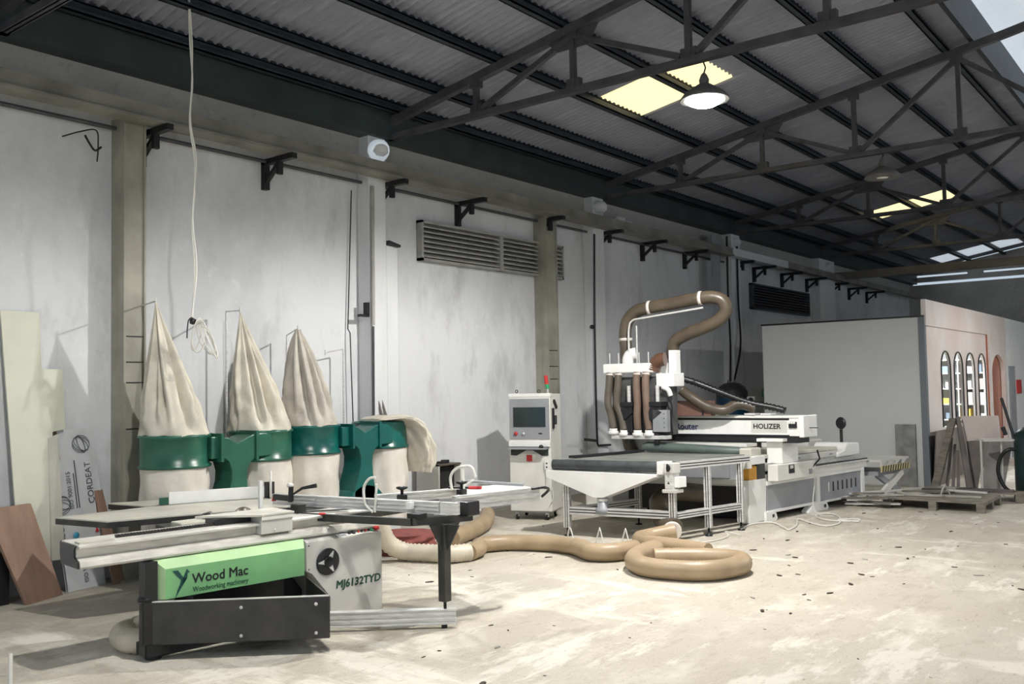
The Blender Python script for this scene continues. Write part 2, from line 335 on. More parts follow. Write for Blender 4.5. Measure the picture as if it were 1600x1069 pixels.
# long rail on brackets, conduit
t=thing('wall_gantry_rail','long grey brown rail running along the left wall on steel brackets','rail',(-8.3,-2,4.4))
b=MB(); b.box(-8.38,-8.22,-2,18,4.47,4.62); b.box(-8.38,-8.22,21,32.5,4.47,4.62); b.box(-8.42,-8.18,-2,18,4.45,4.475); b.build('rail_beam',M['rail'],t)
MB().box(-8.38,-8.2,18,21,4.46,4.62).build('bright_rail_section',M['raillt'],t,label='brighter rail section')  # this stretch of rail has a lighter material
pos=['leftmost, beside the olive column','second from left, above the dust collector bags','beside the first pillar','above the left end of the large louver','on top of the second olive column','beside the second pillar','right of the white cameras','fourth from the far pillar','beside the third pillar','above the far louver','right of the far louver','beyond the fourth pillar','near the brown girder','beyond the brown girder','farthest along the wall']
for i,y in enumerate([4.98,6.5,8.26,9.82,11.72,13.46,15.02,16.7,18.9,20.1,21.75,23.4,25.1,26.7,28.3]):
    b=MB(); b.box(-8.7,-8.63,y-.035,y+.035,4.1,4.42); b.box(-8.7,-8.14,y-.035,y+.035,4.385,4.445); b.bar((-8.66,y,4.18),(-8.38,y,4.40),.05,.04); b.box(-8.43,-8.38,y-.03,y+.03,4.24,4.4)
    tag(b.build('rail_bracket',M['darksteel']),'black steel rail bracket on the left wall, '+pos[i],'bracket','brackets under the wall rail')
o=MB().cyl((-8.62,-2,4.43),(-8.62,18.4,4.40),.022,8).build('wall_conduit',M['truss']); tag(o,'thin grey conduit pipe running along the left wall below the rail','conduit')
# louvers
def louver(y0,y1,z0,z1,n,label,m,split=None):
    t=thing('wall_louver',label,'louver',(-8.68,(y0+y1)/2,z0)); b=MB(); x1=-8.6
    b.box(-8.7,x1,y0,y1,z0,z0+.035); b.box(-8.7,x1,y0,y1,z1-.035,z1); b.box(-8.7,x1,y0,y0+.04,z0,z1); b.box(-8.7,x1,y1-.04,y1,z0,z1)
    if split: b.box(-8.7,x1+.01,split-.04,split+.04,z0,z1)
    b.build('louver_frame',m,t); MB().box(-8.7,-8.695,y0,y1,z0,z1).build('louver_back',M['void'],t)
    for k in range(n):
        z=z0+.05+(z1-z0-.08)*k/n; h=(z1-z0-.08)/n
        b=MB(); b.hexa([(-8.69,y0+.03,z+h*.9),(-8.61,y0+.03,z),(-8.61,y1-.03,z),(-8.69,y1-.03,z+h*.9),(-8.69,y0+.03,z+h*.9+.015),(-8.60,y0+.03,z+.02),(-8.60,y1-.03,z+.02),(-8.69,y1-.03,z+h*.9+.015)]); b.build('louver_slat',m,t)
louver(9.0,12.35,3.53,4.08,7,'large weathered grey louver high on the wall, cut by a column',M['louver'],10.72)
louver(19.85,23.4,3.47,4.06,8,'dark horizontal louver high on the wall above the booth',M['louverdk'])
o=thing('bulkhead_lamp','round pale lamp housing at the top of the first pillar','lamp',(-8.40,8.07,4.83))
MB().lathe((-8.47,8.07,4.83),[(0,0),(.14,0),(.15,.05),(.12,.09),(0,.12)],24,(1,-.3,-.5)).build('lamp_glass',M['bulkglass'],o)
_l=bpy.data.lights.new('bulkhead_light','SPOT'); _l.energy=420; _l.spot_size=math.radians(62); _l.spot_blend=.6; _l.shadow_soft_size=.04; _l.color=(.95,.97,1)
_lo=bpy.data.objects.new('bulkhead_light',_l); COL.objects.link(_lo); _lo.parent=o; _lo.location=(.12,-.05,-.08); _lo.rotation_euler=(V((-4.2,4.6,0))-V((-8.3,8.0,4.75))).to_track_quat('-Z','Y').to_euler()
# ---------------------------------------------------------------- pendant lamps
def lamp(x,y,z,label,power,group=None):
    t=thing('pendant_lamp',label,'lamp',(x,y,z),group)
    MB().lathe((x,y,z),[(.24,0),(.245,.012),(.20,.07),(.11,.13),(.065,.16),(.05,.165)],28).build('lamp_shade',M['shade'],t)
    MB().lathe((x,y,z),[(.225,.001),(.235,.004),(.19,.06),(.10,.12),(.05,.13)],28).build('shade_lining',M['shadein'],t)
    MB().lathe((x,y,z+.15),[(.045,0),(.05,.06),(.03,.11),(.012,.13)],16).build('lamp_socket',M['shade'],t)
    MB().tube([(x,y,z+.27),(x+.02,y,z+.33),(x,y,5.01 if z<5 else 5.4)],.008,8).build('hook_rod',M['darksteel'],t)
    if power:
        MB().lathe((x,y,z-.035),[(.02,-.02),(.12,-.012),(.195,.03),(.2,.045),(.1,.09),(.03,.12)],20).build('bulb',M['bulb'],t)
        l=bpy.data.lights.new('lamp_light','SPOT'); l.energy=power; l.spot_size=math.radians(168); l.spot_blend=.35; l.shadow_soft_size=.06; l.color=(1,.975,.935)
        lo=bpy.data.objects.new('lamp_light',l); COL.objects.link(lo); lo.location=(0,0,-.075); lo.parent=t
    else: MB().lathe((x,y,z-.01),[(.02,0),(.08,.01),(.09,.05),(.03,.07)],16).build('bulb',M['cream'],t)
lamp(-4.07,8.36,4.62,'glowing pendant lamp with grey shade in front of the yellow skylight',770)
lamp(-3.84,13.45,4.66,'unlit grey pendant lamp hanging further back in the hall',0)
lamp(-4.07,3.55,4.62,'glowing pendant lamp above the table saw, out of frame',330)
lamp(4.07,8.36,4.62,'glowing pendant lamp on the right side of the hall',150)
lamp(.6,18.62,4.62,'glowing pendant lamp added out of view to brighten the pink booth facade',650)  # extra lamp, placed out of view to brighten the booth facade
lamp(4.07,3.55,4.62,'glowing pendant lamp on the near right side of the hall',150)
# ================================================================ DUST COLLECTORS
def bag(mb, c, R, apex, z0, bulge=.85, pleat=.3, seed=0, nk=34, k1=8, n=120):
    rnd=random.Random(seed); C0=V((c[0],c[1],z0)); A=V(apex); rings=[]
    va=[(2*math.pi*(j+rnd.uniform(-.3,.3))/k1, rnd.uniform(.07,.13), rnd.uniform(.6,1.3), rnd.uniform(-.45,.45), rnd.uniform(.0,.5)) for j in range(k1)]
    ph=[rnd.uniform(0,6.28) for _ in range(4)]
    for k in range(nk+1):
        t=(k/nk)**.9; cc=C0.lerp(A,t); r=R*max(.03,(1-t))**bulge; ring=[]
        for i in range(n):
            a=2*math.pi*i/n; w=0
            for a0,sg,dp,dr,st in va:
                d=(a-a0-dr*t+math.pi)%(2*math.pi)-math.pi; f=min(1,max(0,(t-st*.35)*4+.12)); sg2=sg*(1+.6*t)
                w-=pleat*dp*f*math.exp(-(d/sg2)**2); w+=pleat*.35*dp*f*math.exp(-((d-2.1*sg2)/sg2)**2)
            w+=.035*math.sin(7*a+26*t+ph[0])*(1-t)**2+.02*math.sin(3*a+40*t+ph[1])*(1-t)+.05*math.sin(2*a+ph[2]+2*t)
            rr=max(.008,r*(1+w)); ring.append((cc.x+rr*math.cos(a),cc.y+rr*math.sin(a),cc.z+(.012*math.sin(8*a+ph[1]) if k==0 else 0)))
        rings.append(ring)
    return mb.loft(rings)
def lowbag(mb,c,R,z0,z1,seed=0,n=64,slump=.02,wr=.03):
    rnd=random.Random(seed); ph=[rnd.uniform(0,6.28) for _ in range(6)]; rings=[]
    for k in range(19):
        t=k/18; z=z1+(z0-z1)*t; ring=[]
        for i in range(n):
            a=2*math.pi*i/n; w=wr*math.sin(6*a+ph[0]+2.5*t)*t+wr*.9*math.sin(10*a+ph[1]-3*t)*math.sin(math.pi*t)+wr*.8*math.sin(14*t+ph[2]+3*a)+slump*math.sin(math.pi*t)*math.sin(2*a+ph[3])
            rr=R*(.985+w-(0.03*t*t)); ring.append((c[0]+rr*math.cos(a),c[1]+rr*math.sin(a),z))
        rings.append(ring)
    return mb.loft(rings)
def collector(y1,y2,mg,label,z0,z1,x=-8.0,R=.315,apexes=(),hooks=(),bulges=(.85,.85),seed=0,second=True,canv=None,kw=({},{})):
    t=thing('dust_collector',label,'dust collector',(x,(y1+y2)/2,0),'twin-bag dust collectors')
    canv=canv or (M['canvas'],M['canvas'])
    for j,y in enumerate((y1,y2)):
        c=(x,y)
        MB().lathe((x,y,0),[(R,z0),(R+.015,z0),(R+.02,z0+.02),(R,z0+.035),(R,z1-.035),(R+.02,z1-.02),(R+.015,z1),(R-.03,z1),(R-.03,z1-.02),(.05,z1-.025)],48).build('drum',mg,t)
        b=MB(); lowbag(b,c,R,.28,z0+.01,seed+j); b.build('lower_bag',M['canvas2'],t)
        if apexes[j]:
            b=MB(); bag(b,c,R,apexes[j],z1-.005,bulges[j],seed=seed+10+j,**kw[j]); b.build('filter_bag',canv[j],t)
        h=hooks[j]
        if h:
            hb=MB(); hb.tube([(h[0],h[1],z0),(h[0],h[1],h[2])],.011,8); hb.tube([(h[0],h[1],h[2]),(h[3],h[4],h[5])],.008,8); hb.tube([(h[3],h[4],h[5]-.03),(h[3],h[4],h[5]+.035)],.008,6); hb.build('bag_hook',M['alu'],t)
        MB().cyl((x+R*.55,y-R*.62,0),(x+R*.55,y-R*.62,z0),.018,8).build('leg',mg,t); MB().cyl((x-R*.7,y+R*.5,0),(x-R*.7,y+R*.5,z0),.018,8).build('leg',mg,t)
    ym=(y1+y2)/2; xf=x+.30
    # ducts and Y-shaped blower outlet standing in front of the drums
    MB().box(x+.06,xf,y1+.20,ym-.19,z0+.07,z1-.03).build('side_duct',mg,t,bevel=.008); MB().box(x+.06,xf,ym+.19,y2-.02,z0+.06,z1-.02).build('side_duct',mg,t,bevel=.008)
    P=[(-.20,z1-.03),(-.12,z1-.045),(-.06,z1-.075),(-.02,z1-.10),(.05,z1-.07),(.12,z1-.04),(.20,z1-.015),(.20,z0+.05),(.14,z0+.02),(.10,z0-.05),(.09,z0-.14),(.10,z0-.26),(.13,z0-.42),(.20,z0-.58),(-.16,z0-.58),(-.19,z0-.46),(-.13,z0-.30),(-.085,z0-.16),(-.08,z0-.06),(-.11,z0+.03),(-.16,z0+.07),(-.20,z0+.075)]
    MB().prism([(x+.04,ym+a,z) for a,z in P],(.29,0,0)).build('blower_outlet',mg,t,bevel=.01)
    b=MB(); b.box(x+.02,x+.35,ym-.215,ym-.185,z0+.04,z1-.0); b.build('flange',mg,t); b=MB(); b.box(x+.02,x+.35,ym+.185,ym+.215,z0+.03,z1+.01); b.build('flange',mg,t)
    MB().lathe((x+.04,ym-.0,z0-.68),[(.05,-.01),(.30,-.01),(.31,.02),(.31,.26),(.30,.29),(.05,.29)],40,(1,0,0)).build('blower_casing',mg,t)
    MB().lathe((x-.06,ym-.0,z0-.68),[(.02,0),(.12,0),(.13,.02),(.13,.10)],24,(1,0,0)).build('motor',M['darksteel'],t)
    MB().box(x-.3,x+.36,ym-.24,ym+.24,0,.1).build('base_frame',mg,t)
    MB().box(x-.1,x+.3,ym-.14,ym+.14,.1,z0-.68).build('blower_pedestal',mg,t)
    return t
collector(4.94,5.92,M['dkgreen'],'dark green twin dust collector with two tall cream canvas bags',1.09,1.40,
    apexes=((-8.03,4.76,2.66),(-8.03,5.70,2.62)),hooks=((-8.5,4.87,2.66,-8.03,4.76,2.67),(-8.5,5.86,2.66,-8.03,5.70,2.63)),bulges=(.95,.95),seed=3,
    kw=(dict(pleat=.42,k1=10),dict(pleat=.48,k1=9)))
t2=collector(6.57,7.62,M['teal'],'teal green dust collector with one short bag and one collapsed bag',1.11,1.42,
    apexes=((-8.02,6.43,2.46),None),hooks=((-8.5,6.66,2.43,-8.02,6.43,2.47),(-8.5,7.5,2.29,-8.5,7.22,2.24)),bulges=(.62,.8),seed=21,canv=(M['canvas3'],M['canvas3']),
    kw=(dict(pleat=.34,k1=9),{}))
# collapsed filter bag draped over the right drum
def drape():
    path=[(-7.93,7.42,1.44),(-7.9,7.58,1.455),(-7.87,7.74,1.43),(-7.84,7.86,1.35),(-7.82,7.95,1.22),(-7.80,8.01,1.07),(-7.79,8.03,.92),(-7.78,8.02,.80)]
    W_=[.20,.29,.33,.32,.30,.28,.25,.18]; H_=[.015,.025,.05,.09,.12,.14,.13,.09]; P=smoothpath(path,.04); rings=[]; m=len(P)
    for k,p in enumerate(P):
        t=k/(m-1)*(len(W_)-1); i=min(int(t),len(W_)-2); f=t-i; w=W_[i]+(W_[i+1]-W_[i])*f; h=H_[i]+(H_[i+1]-H_[i])*f
        d=(P[min(k+1,m-1)]-P[max(k-1,0)]).normalized(); nrm=V((1,0,0)).cross(d).normalized()
        if nrm.z<0 and k<3: nrm=-nrm
        ring=[]
        for q in range(56):
            a=2*math.pi*q/56; s=1+.14*math.sin(5*a+1.2+t*.6)+.16*abs(math.sin(6*a+2-t*.7))-.12+.05*math.sin(13*a+5*t)
            ring.append(p+V((1,0,0))*w*math.cos(a)*s+nrm*h*math.sin(a)*s)
        rings.append(ring)
    b=MB(); b.loft(rings); return b
BASE_T=t2
drape().build('collapsed_filter_bag',M['canvas'],t2)
# ================================================================ SLIDING TABLE SAW
SF=Fr((-5.805,3.455),(.1392,.9903),(-.9903,.1392))   # a along the beam, b towards the wall
saw=thing('sliding_table_saw','large sliding table saw with light green panel and black open box below','table saw',(-5.82,3.463,0))
E_=V((.1392,.9903,0)); NB=V((-.9903,.1392,0)); UP=V((0,0,1))
b=MB(); b.box(.40,1.14,.32,.66,.10,.66,SF); b.build('base_body',M['blackdust'],saw)
b=MB(); b.box(-.085,.0,.0,.10,.04,.66,SF); b.build('end_post',M['black'],saw)
b=MB(); b.box(-.08,.10,-.02,.16,.035,.11,SF); b.build('rubber_foot',M['rubber'],saw); MB().lathe(SF(.0,.07,0),[(.055,0),(.06,.03),(.03,.045)],16).build('levelling_foot',M['darksteel'],saw)
b=MB(); b.box(.05,1.30,.08,.16,.0,.10,SF); b.box(.45,1.30,.16,.70,.0,.10,SF); b.build('shadow_plinth',M['black'],saw)  # black base, put in for the dark shadow beneath the saw
# green front panel with bevelled edge
b=MB(); o1=[(-.012,.398),(1.15,.398),(1.15,.665),(-.012,.665)]; o2=[(.04,.402),(1.11,.402),(1.11,.605),(.04,.605)]
A=[SF(a,.045,z) for a,z in o1]; B=[SF(a,-.035,z) for a,z in o2]; C_=[SF(a,.09,z) for a,z in o1]
b.add(A+B+C_,[(4,5,6,7),(0,1,9,8),(1,2,10,9),(2,3,11,10),(3,0,8,11),(8,9,10,11)]); b.cur=1; b.add(A+B,[(0,1,5,4),(1,2,6,5),(2,3,7,6),(3,0,4,7)])
gp=b.build('green_panel',[M['green'],M['greenlt']],saw)
text('Wood Mac',.094,SF(.225,-.0365,.482),E_,UP,M['ink'],gp,sx=.98,bold=.003)
text('Woodworking machinery',.05,SF(.232,-.0365,.423),E_,UP,M['inkg'],gp,sx=.80)
b=MB()
for poly in ([(.082,.598),(.118,.598),(.155,.545),(.15,.515)],[(.155,.547),(.178,.600),(.200,.572),(.185,.574),(.180,.535),(.150,.495),(.150,.512)],[(.138,.525),(.160,.545),(.180,.535),(.150,.49),(.100,.412),(.118,.47),(.132,.50)]):
    b.prism([SF(a*1.06,-.036,z-.012) for a,z in poly],NB*-.0015)
b.build('bird_logo',M['logo'],gp)
# grey cabinet
b=MB(); b.prism([SF(a,.0,z) for a,z in [(1.15,.635),(1.15,.42),(1.20,.39),(1.36,.19),(1.36,.02),(1.85,.02),(1.85,.625),(1.84,.635)]],NB*.72); cab=b.build('cabinet',M['cab'],saw,bevel=.004)
tp=MB().hexa([SF(1.15,.0,.633),SF(1.85,.0,.633),SF(1.85,.10,.633),SF(1.15,.10,.633),SF(1.15,.002,.636),SF(1.85,.002,.636),SF(1.85,.09,.668),SF(1.15,.09,.668)]).build('sloped_top',M['cab'],cab)
text('MJ6132TYD',.085,SF(1.405,-.002,.248),E_,UP,M['inkg'],cab,sx=1.0,bold=.006,shear=.1)
hw=MB().lathe(SF(1.335,-.0,.468),[(.0,.0),(.100,.0),(.104,.008),(.094,.014),(.045,.010),(.0,.010)],40,-NB).build('handwheel',M['black'],cab)
MB().lathe(SF(1.335,-.010,.468),[(.0,.0),(.038,.0),(.042,.012),(.034,.018),(.030,.012),(.0,.012)],28,-NB).build('hub',M['darksteel'],hw)
for k in range(3):
    a=math.radians(60+120*k); c=V((math.cos(a),math.sin(a))); s_=V((-c.y,c.x)); P=[(c*.038+s_*.018),(c*.090+s_*.004),(c*.090-s_*.004),(c*.038-s_*.018)]
    MB().prism([SF(1.335+p.x,-.014,.468+p.y) for p in P],NB*-.006).build('spoke',M['alu'],hw)
# control strip on the sloped top
cs=MB().hexa([SF(1.44,.004,.637),SF(1.84,.004,.637),SF(1.84,.085,.667),SF(1.44,.085,.667),SF(1.44,.002,.641),SF(1.84,.002,.641),SF(1.84,.083,.671),SF(1.44,.083,.671)]).build('control_panel',M['cream'],cab)
for k,(a,mm,r) in enumerate(((1.56,'black',.012),(1.60,'black',.018),(1.645,'red',.009),(1.68,'black',.009),(1.715,'red',.009),(1.745,'black',.009),(1.775,'greenbtn',.016))):
    MB().lathe(SF(a,.035,.650),[(.0,0),(r,0),(r,.016),(0,.018)],14,(-NB*.4+UP*1)).build('push_button',M[mm],cs)
MB().lathe(SF(1.815,.035,.650),[(.0,0),(.014,0),(.014,.012),(.026,.015),(.028,.028),(.017,.034),(0,.034)],20,(-NB*.4+UP*1)).build('emergency_stop_button',M['red'],cs)
MB().hexa([SF(1.46,.010,.645),SF(1.52,.010,.645),SF(1.52,.07,.667),SF(1.46,.07,.667),SF(1.46,.01,.65),SF(1.52,.01,.65),SF(1.52,.07,.672),SF(1.46,.07,.672)]).build('display',M['greyp'],cs)
for z in (.43,.61): MB().lathe(SF(1.17,-.001,z),[(0,0),(.006,0),(.006,.002),(0,.003)],8,-NB).build('screw',M['ink'],cab)
# sliding beam
prof=[(.08,.822),(.055,.816),(.055,.800),(.105,.796),(.11,.742),(.10,.736),(.045,.722),(.03,.685),(.04,.670),(.09,.668),(.37,.668),(.39,.74),(.39,.822)]
b=MB(); b.prism([SF(-.49,n,z) for n,z in prof],E_*2.34); beam=b.build('sliding_beam',M['alubeam'],saw,bevel=.002)
MB().prism([SF(-.502,n,z) for n,z in [(.09,.815),(.12,.79),(.12,.745),(.05,.715),(.045,.675),(.36,.675),(.385,.74),(.385,.815)]],E_*.012).build('end_cap',M['blackdust'],beam)
b=MB()
b.box(-.20,.78,.20,.225,.822,.832,SF)
for k in range(47): b.box(-.20+.021*k,-.188+.021*k,.195,.23,.832,.842,SF)
b.build('rack_strip',M['blackdust'],beam)
MB().box(-.47,-.25,.10,.20,.822,.834,SF).build('dusty_guide_block',M['castiron'],beam)
# cast tables
TA=[(-7.45,3.55),(-6.85,3.66),(-6.66,4.18),(-6.55,4.45),(-6.35,4.75),(-6.25,5.35),(-6.95,5.5),(-7.15,4.9),(-7.40,4.30)]
b=MB(); b.slab(TA,.815,.825); b.build('table_top',M['castiron'],saw)
b=MB(); b.slab(TA,.77,.8145); b.build('table_edge',M['blackdust'],saw)
b=MB(); b.slab([(-7.98,4.27),(-7.42,4.34),(-7.17,4.9),(-6.97,5.5),(-7.4,5.6),(-7.74,4.73)],.815,.825); b.build('rear_extension_table',M['castiron'],saw)
b=MB(); b.slab([(-7.98,4.27),(-7.42,4.34),(-7.17,4.9),(-6.97,5.5),(-7.4,5.6),(-7.74,4.73)],.77,.8145); b.build('rear_table_edge',M['black'],saw)
MB().box(-7.3,-7.2,4.5,4.6,.0,.80).build('leg',M['black'],saw); MB().box(.75,1.6,.42,1.1,.10,.80,SF).build('machine_body',M['darksteel'],saw)
MB().box(.30,.45,.55,.75,.10,.80,SF).build('support_post',M['blackdust'],saw)
b=MB(); b.lathe(SF(.62,.50,.80),[(.0,-.05),(.08,-.05),(.09,0),(.0,.02)],18,E_); b.build('motor_housing',M['blackdust'],saw)
b=MB(); b.box(.35,.60,.42,.60,.77,.835,SF); b.build('dusty_guard',M['castiron'],saw,bevel=.01)
MB().lathe(SF(.95,.62,.78),[(0,0),(.10,0),(.10,.004),(0,.004)],40,NB).build('saw_blade',M['hosedk'],saw)
fn=MB().bar((-7.37,4.49,.88),(-7.02,5.30,.88),.035,.105).build('rip_fence',M['white'],saw,bevel=.003)
MB().bar((-7.40,4.42,.86),(-7.37,4.488,.86),.04,.06).build('fence_end_cap',M['dkgreen'],fn)
g=MB(); g.box(-7.03,-6.97,5.24,5.31,.826,.97); g.build('fence_bracket',M['black'],fn)
MB().bar((-6.30,4.66,.83),(-6.30,4.66,1.07),.022,.03).build('upright_rod',M['white'],saw)
MB().lathe((-7.0,5.28,.94),[(0,0),(.13,0),(.13,.02),(0,.02)],32,(.62,.78,0)).build('guard_disc',M['cab'],saw)
# carriage on the beam
b=MB(); b.box(.79,1.05,.03,.35,.738,.868,SF); ca=b.build('carriage',M['cab'],saw,bevel=.003)
MB().box(.79,1.05,.022,.030,.842,.868,SF).build('carriage_lip',M['cream'],ca)
b=MB(); b.slab([(.42,.34),(.79,.02),(1.06,.02),(1.06,.36)],.870,.886,SF); b.build('carriage_top',M['castiron'],saw,bevel=.002)
MB().box(.50,.785,.18,.34,.826,.868,SF).build('carriage_gap_shade',M['black'],saw)  # solid black block drawing the shade of the gap beside the carriage
MB().lathe(SF(.90,.03,.762),[(0,0),(.008,0),(.006,.006),(0,.007)],10,-NB).build('carriage_bolt',M['cream'],ca)
# cross-cut outrigger table
FR_=[(-5.97,4.75),(-5.50,4.83),(-4.90,4.98),(-4.70,5.42),(-5.15,5.62),(-5.48,5.60)]
fr=MB()
for p,q in zip(FR_,FR_[1:]+FR_[:1]): fr.bar((*p,.80),(*q,.80),.04,.055)
fr.bar((-5.5,4.83,.80),(-5.47,5.58,.80),.04,.05)
of=fr.build('outrigger_frame',M['blackdust'],saw)
MB().box(-5.99,-5.90,4.72,4.80,.79,.89).build('pivot_block',M['blackdust'],of)
MB().box(-4.96,-4.84,4.99,5.08,.82,.86).build('clamp_block',M['black'],of)
MB().box(-4.74,-4.62,5.30,5.44,.82,.93).build('corner_block',M['black'],of,bevel=.01)
def ext(mb,p,q,th,z0,z1,n=3):
    """slotted aluminium extrusion between plan points p and q"""
    h=z1-z0; mb.bar((*p,(z0+z1)/2),(*q,(z0+z1)/2),th-.012,h-.004)
    for k in range(n+1):
        z=z0+h*k/n; hh=h/n*.55 if 0<k<n else h/n*.35
        zc=min(max(z,z0+hh/2),z1-hh/2); mb.bar((*p,zc),(*q,zc),th,hh)
f1=MB(); ext(f1,(-6.42,4.885),(-4.80,5.185),.045,.845,.935); f1=f1.build('crosscut_fence',M['alu'],saw)
MB().bar((-4.785,5.187,.89),(-4.64,5.213,.89),.045,.09).build('fence_extension',M['alu'],f1)
MB().box(-5.05,-5.0,5.07,5.11,.88,.93).build('fence_scale_tag',M['white'],f1)
r2_=MB(); ext(r2_,(-4.90,5.45),(-4.70,6.30),.05,.83,.945,2); r2_.build('support_rail',M['alu'],saw)
r3_=MB(); ext(r3_,(-5.66,5.33),(-5.16,6.50),.06,.85,.925,2); r3_.build('support_rail',M['alu'],saw)
MB().slab([(-4.86,5.45),(-4.70,6.30),(-5.14,6.49),(-5.36,6.0)],.927,.932).build('outrigger_table_plate',M['cream'],saw)
MB().tube(smoothpath([(-4.70,6.20,.94),(-4.66,6.33,.94),(-4.68,6.42,.91),(-4.74,6.40,.85)],.02),.012,8).build('end_handle',M['black'],saw)
MB().slab([(-4.88,5.20),(-4.78,5.22),(-4.76,5.62),(-4.85,5.62)],.82,.835).build('white_strip',M['cream'],saw)
def flip(c,dx,dy,label,s=1):
    d=V((dx,dy,0)).normalized(); c=V(c); P=[(0,-.10),(-.065,-.05),(-.085,.02),(-.08,.10),(-.03,.16),(.03,.17)]
    if s==1: b=MB(); b.tube(smoothpath([c+d*a+UP*z for a,z in P],.02),.011,8); b.tube([c+d*.02+UP*-.10,c+d*.04+UP*.12],.010,8); b.tube([c+d*.02+UP*.0,c+d*-.07+UP*.0],.008,8)
    else:
        P=[(-.10,-.05),(-.11,.06),(-.06,.13),(.04,.155),(.09,.14),(.12,.06)]; b=MB(); b.tube(smoothpath([c+d*a+UP*z for a,z in P],.02),.012,8); b.tube([c+d*.01+UP*-.12,c+d*.0+UP*.14],.014,8); b.tube([c+d*.0+UP*-.02,c+d*.1+UP*.04],.009,8)
    return b.build('flip_stop',M['cream'],saw)
flip((-5.385,5.04,.935),1,.18,'')
flip((-5.2,5.9,.98),.9,.3,'',2)
for c in ((-5.32,5.30,.93),(-5.0,5.66,.955)):
    k=MB().box(c[0]-.035,c[0]+.035,c[1]-.03,c[1]+.03,c[2]-.08,c[2]+.02).build('clamp_body',M['black'],saw,bevel=.008)
    MB().lathe((c[0],c[1],c[2]+.02),[(.012,0),(.014,.035),(.045,.045),(.048,.06),(.012,.065)],8).build('star_knob',M['black'],k)
# fence end clamp with lever
cl=MB().bar((-6.30,4.80,.925),(-6.06,4.79,.925),.03,.045).build('end_clamp',M['black'],saw)
b=MB(); b.tube([(-6.07,4.78,.90),(-6.06,4.78,1.02)],.02,10); b.build('clamp_post',M['black'],cl)
MB().tube([(-6.05,4.79,.96),(-5.98,4.83,1.01),(-5.88,4.89,1.03)],[.008,.012,.018],10).build('clamp_lever',M['black'],cl)
MB().lathe((-6.07,4.78,1.02),[(0,0),(.025,0),(.028,.015),(.018,.03),(0,.032)],14).build('clamp_knob',M['alu'],cl)
MB().tube([(-6.31,4.80,.89),(-6.31,4.80,.94)],[.02,.005],8).build('red_pointer',M['red'],cl)
MB().lathe((-5.66,4.76,.83),[(0,0),(.03,0),(.025,.012),(0,.014)],14).build('red_cap',M['red'],of)
# post and swing arm
p=MB(); p.box(-4.785,-4.715,5.135,5.205,.20,.775); p.build('outrigger_post',M['blackdust'],saw,bevel=.004)
MB().cyl((-4.75,5.17,.135),(-4.75,5.17,.22),.012,10).build('adjusting_screw',M['darksteel'],saw)
g=MB()
g.prism([(-4.75,5.02,.775),(-4.75,5.34,.775),(-4.75,5.205,.58),(-4.75,5.135,.58)],(.012,0,0)); g.prism([(-4.92,5.17,.775),(-4.60,5.17,.775),(-4.715,5.17,.58),(-4.785,5.17,.58)],(0,.012,0)); g.build('gusset',M['blackdust'],saw)
b=MB(); ext(b,(-5.52,4.50),(-4.70,5.235),.07,.03,.145,3); b.build('swing_arm',M['alu'],saw,bevel=.003)
MB().cyl((-4.76,5.17,0),(-4.76,5.17,.03),.022,12).build('arm_foot',M['rubber'],saw)
# swung open black box under the green panel
bx=[(-5.873,3.371),(-4.957,4.225),(-5.60,4.56)]
wl=MB()
wl.bar((*bx[0],.25),(*bx[1],.25),.012,.28); w1=wl.build('box_front_panel',M['blackdust'],saw)
tr=MB().bar((*bx[0],.393),(*bx[1],.393),.018,.008).build('box_top_trim',M['alu'],saw)
MB().bar((bx[1][0],bx[1][1],.25),(bx[2][0],bx[2][1],.25),.012,.28).build('box_side_panel',M['blackdust'],saw)
MB().slab([bx[0],bx[1],bx[2]],.105,.115).build('box_bottom',M['blackdust'],saw)
for f,z in ((.53,.145),(.53,.335),(.93,.145),(.93,.34)):
    q=V(bx[0]).lerp(V(bx[1]),f); d=(V(bx[1])-V(bx[0])).normalized(); MB().lathe((q.x+d.y*.006,q.y-d.x*.006,z),[(0,0),(.012,0),(.009,.006),(0,.007)],12,(d.y,-d.x,0)).build('rivet',M['alu'],w1)
MB().lathe((-5.86,3.40,.395),[(0,0),(.05,0),(.055,.015),(.045,.03),(0,.032)],20).build('hinge_cap',M['darksteel'],saw)
# pieces lying on the outrigger table
o=MB().tube([(-5.37,6.16,.972),(-4.80,6.22,.965)],.014,10).build('steel_tube',M['greyp'],base=(-5.1,6.2,.95)); tag(o,'grey steel tube lying across the white saw outrigger table','tube')
mk=thing('marker_pen','red and black marker pen lying on the saw outrigger table','marker',(-5.3,5.95,.933))
MB().cyl((-5.36,5.90,.944),(-5.20,5.98,.944),.010,10).build('pen_body',M['black'],mk); MB().cyl((-5.20,5.98,.944),(-5.10,6.03,.944),.014,10).build('pen_cap',M['red'],mk)
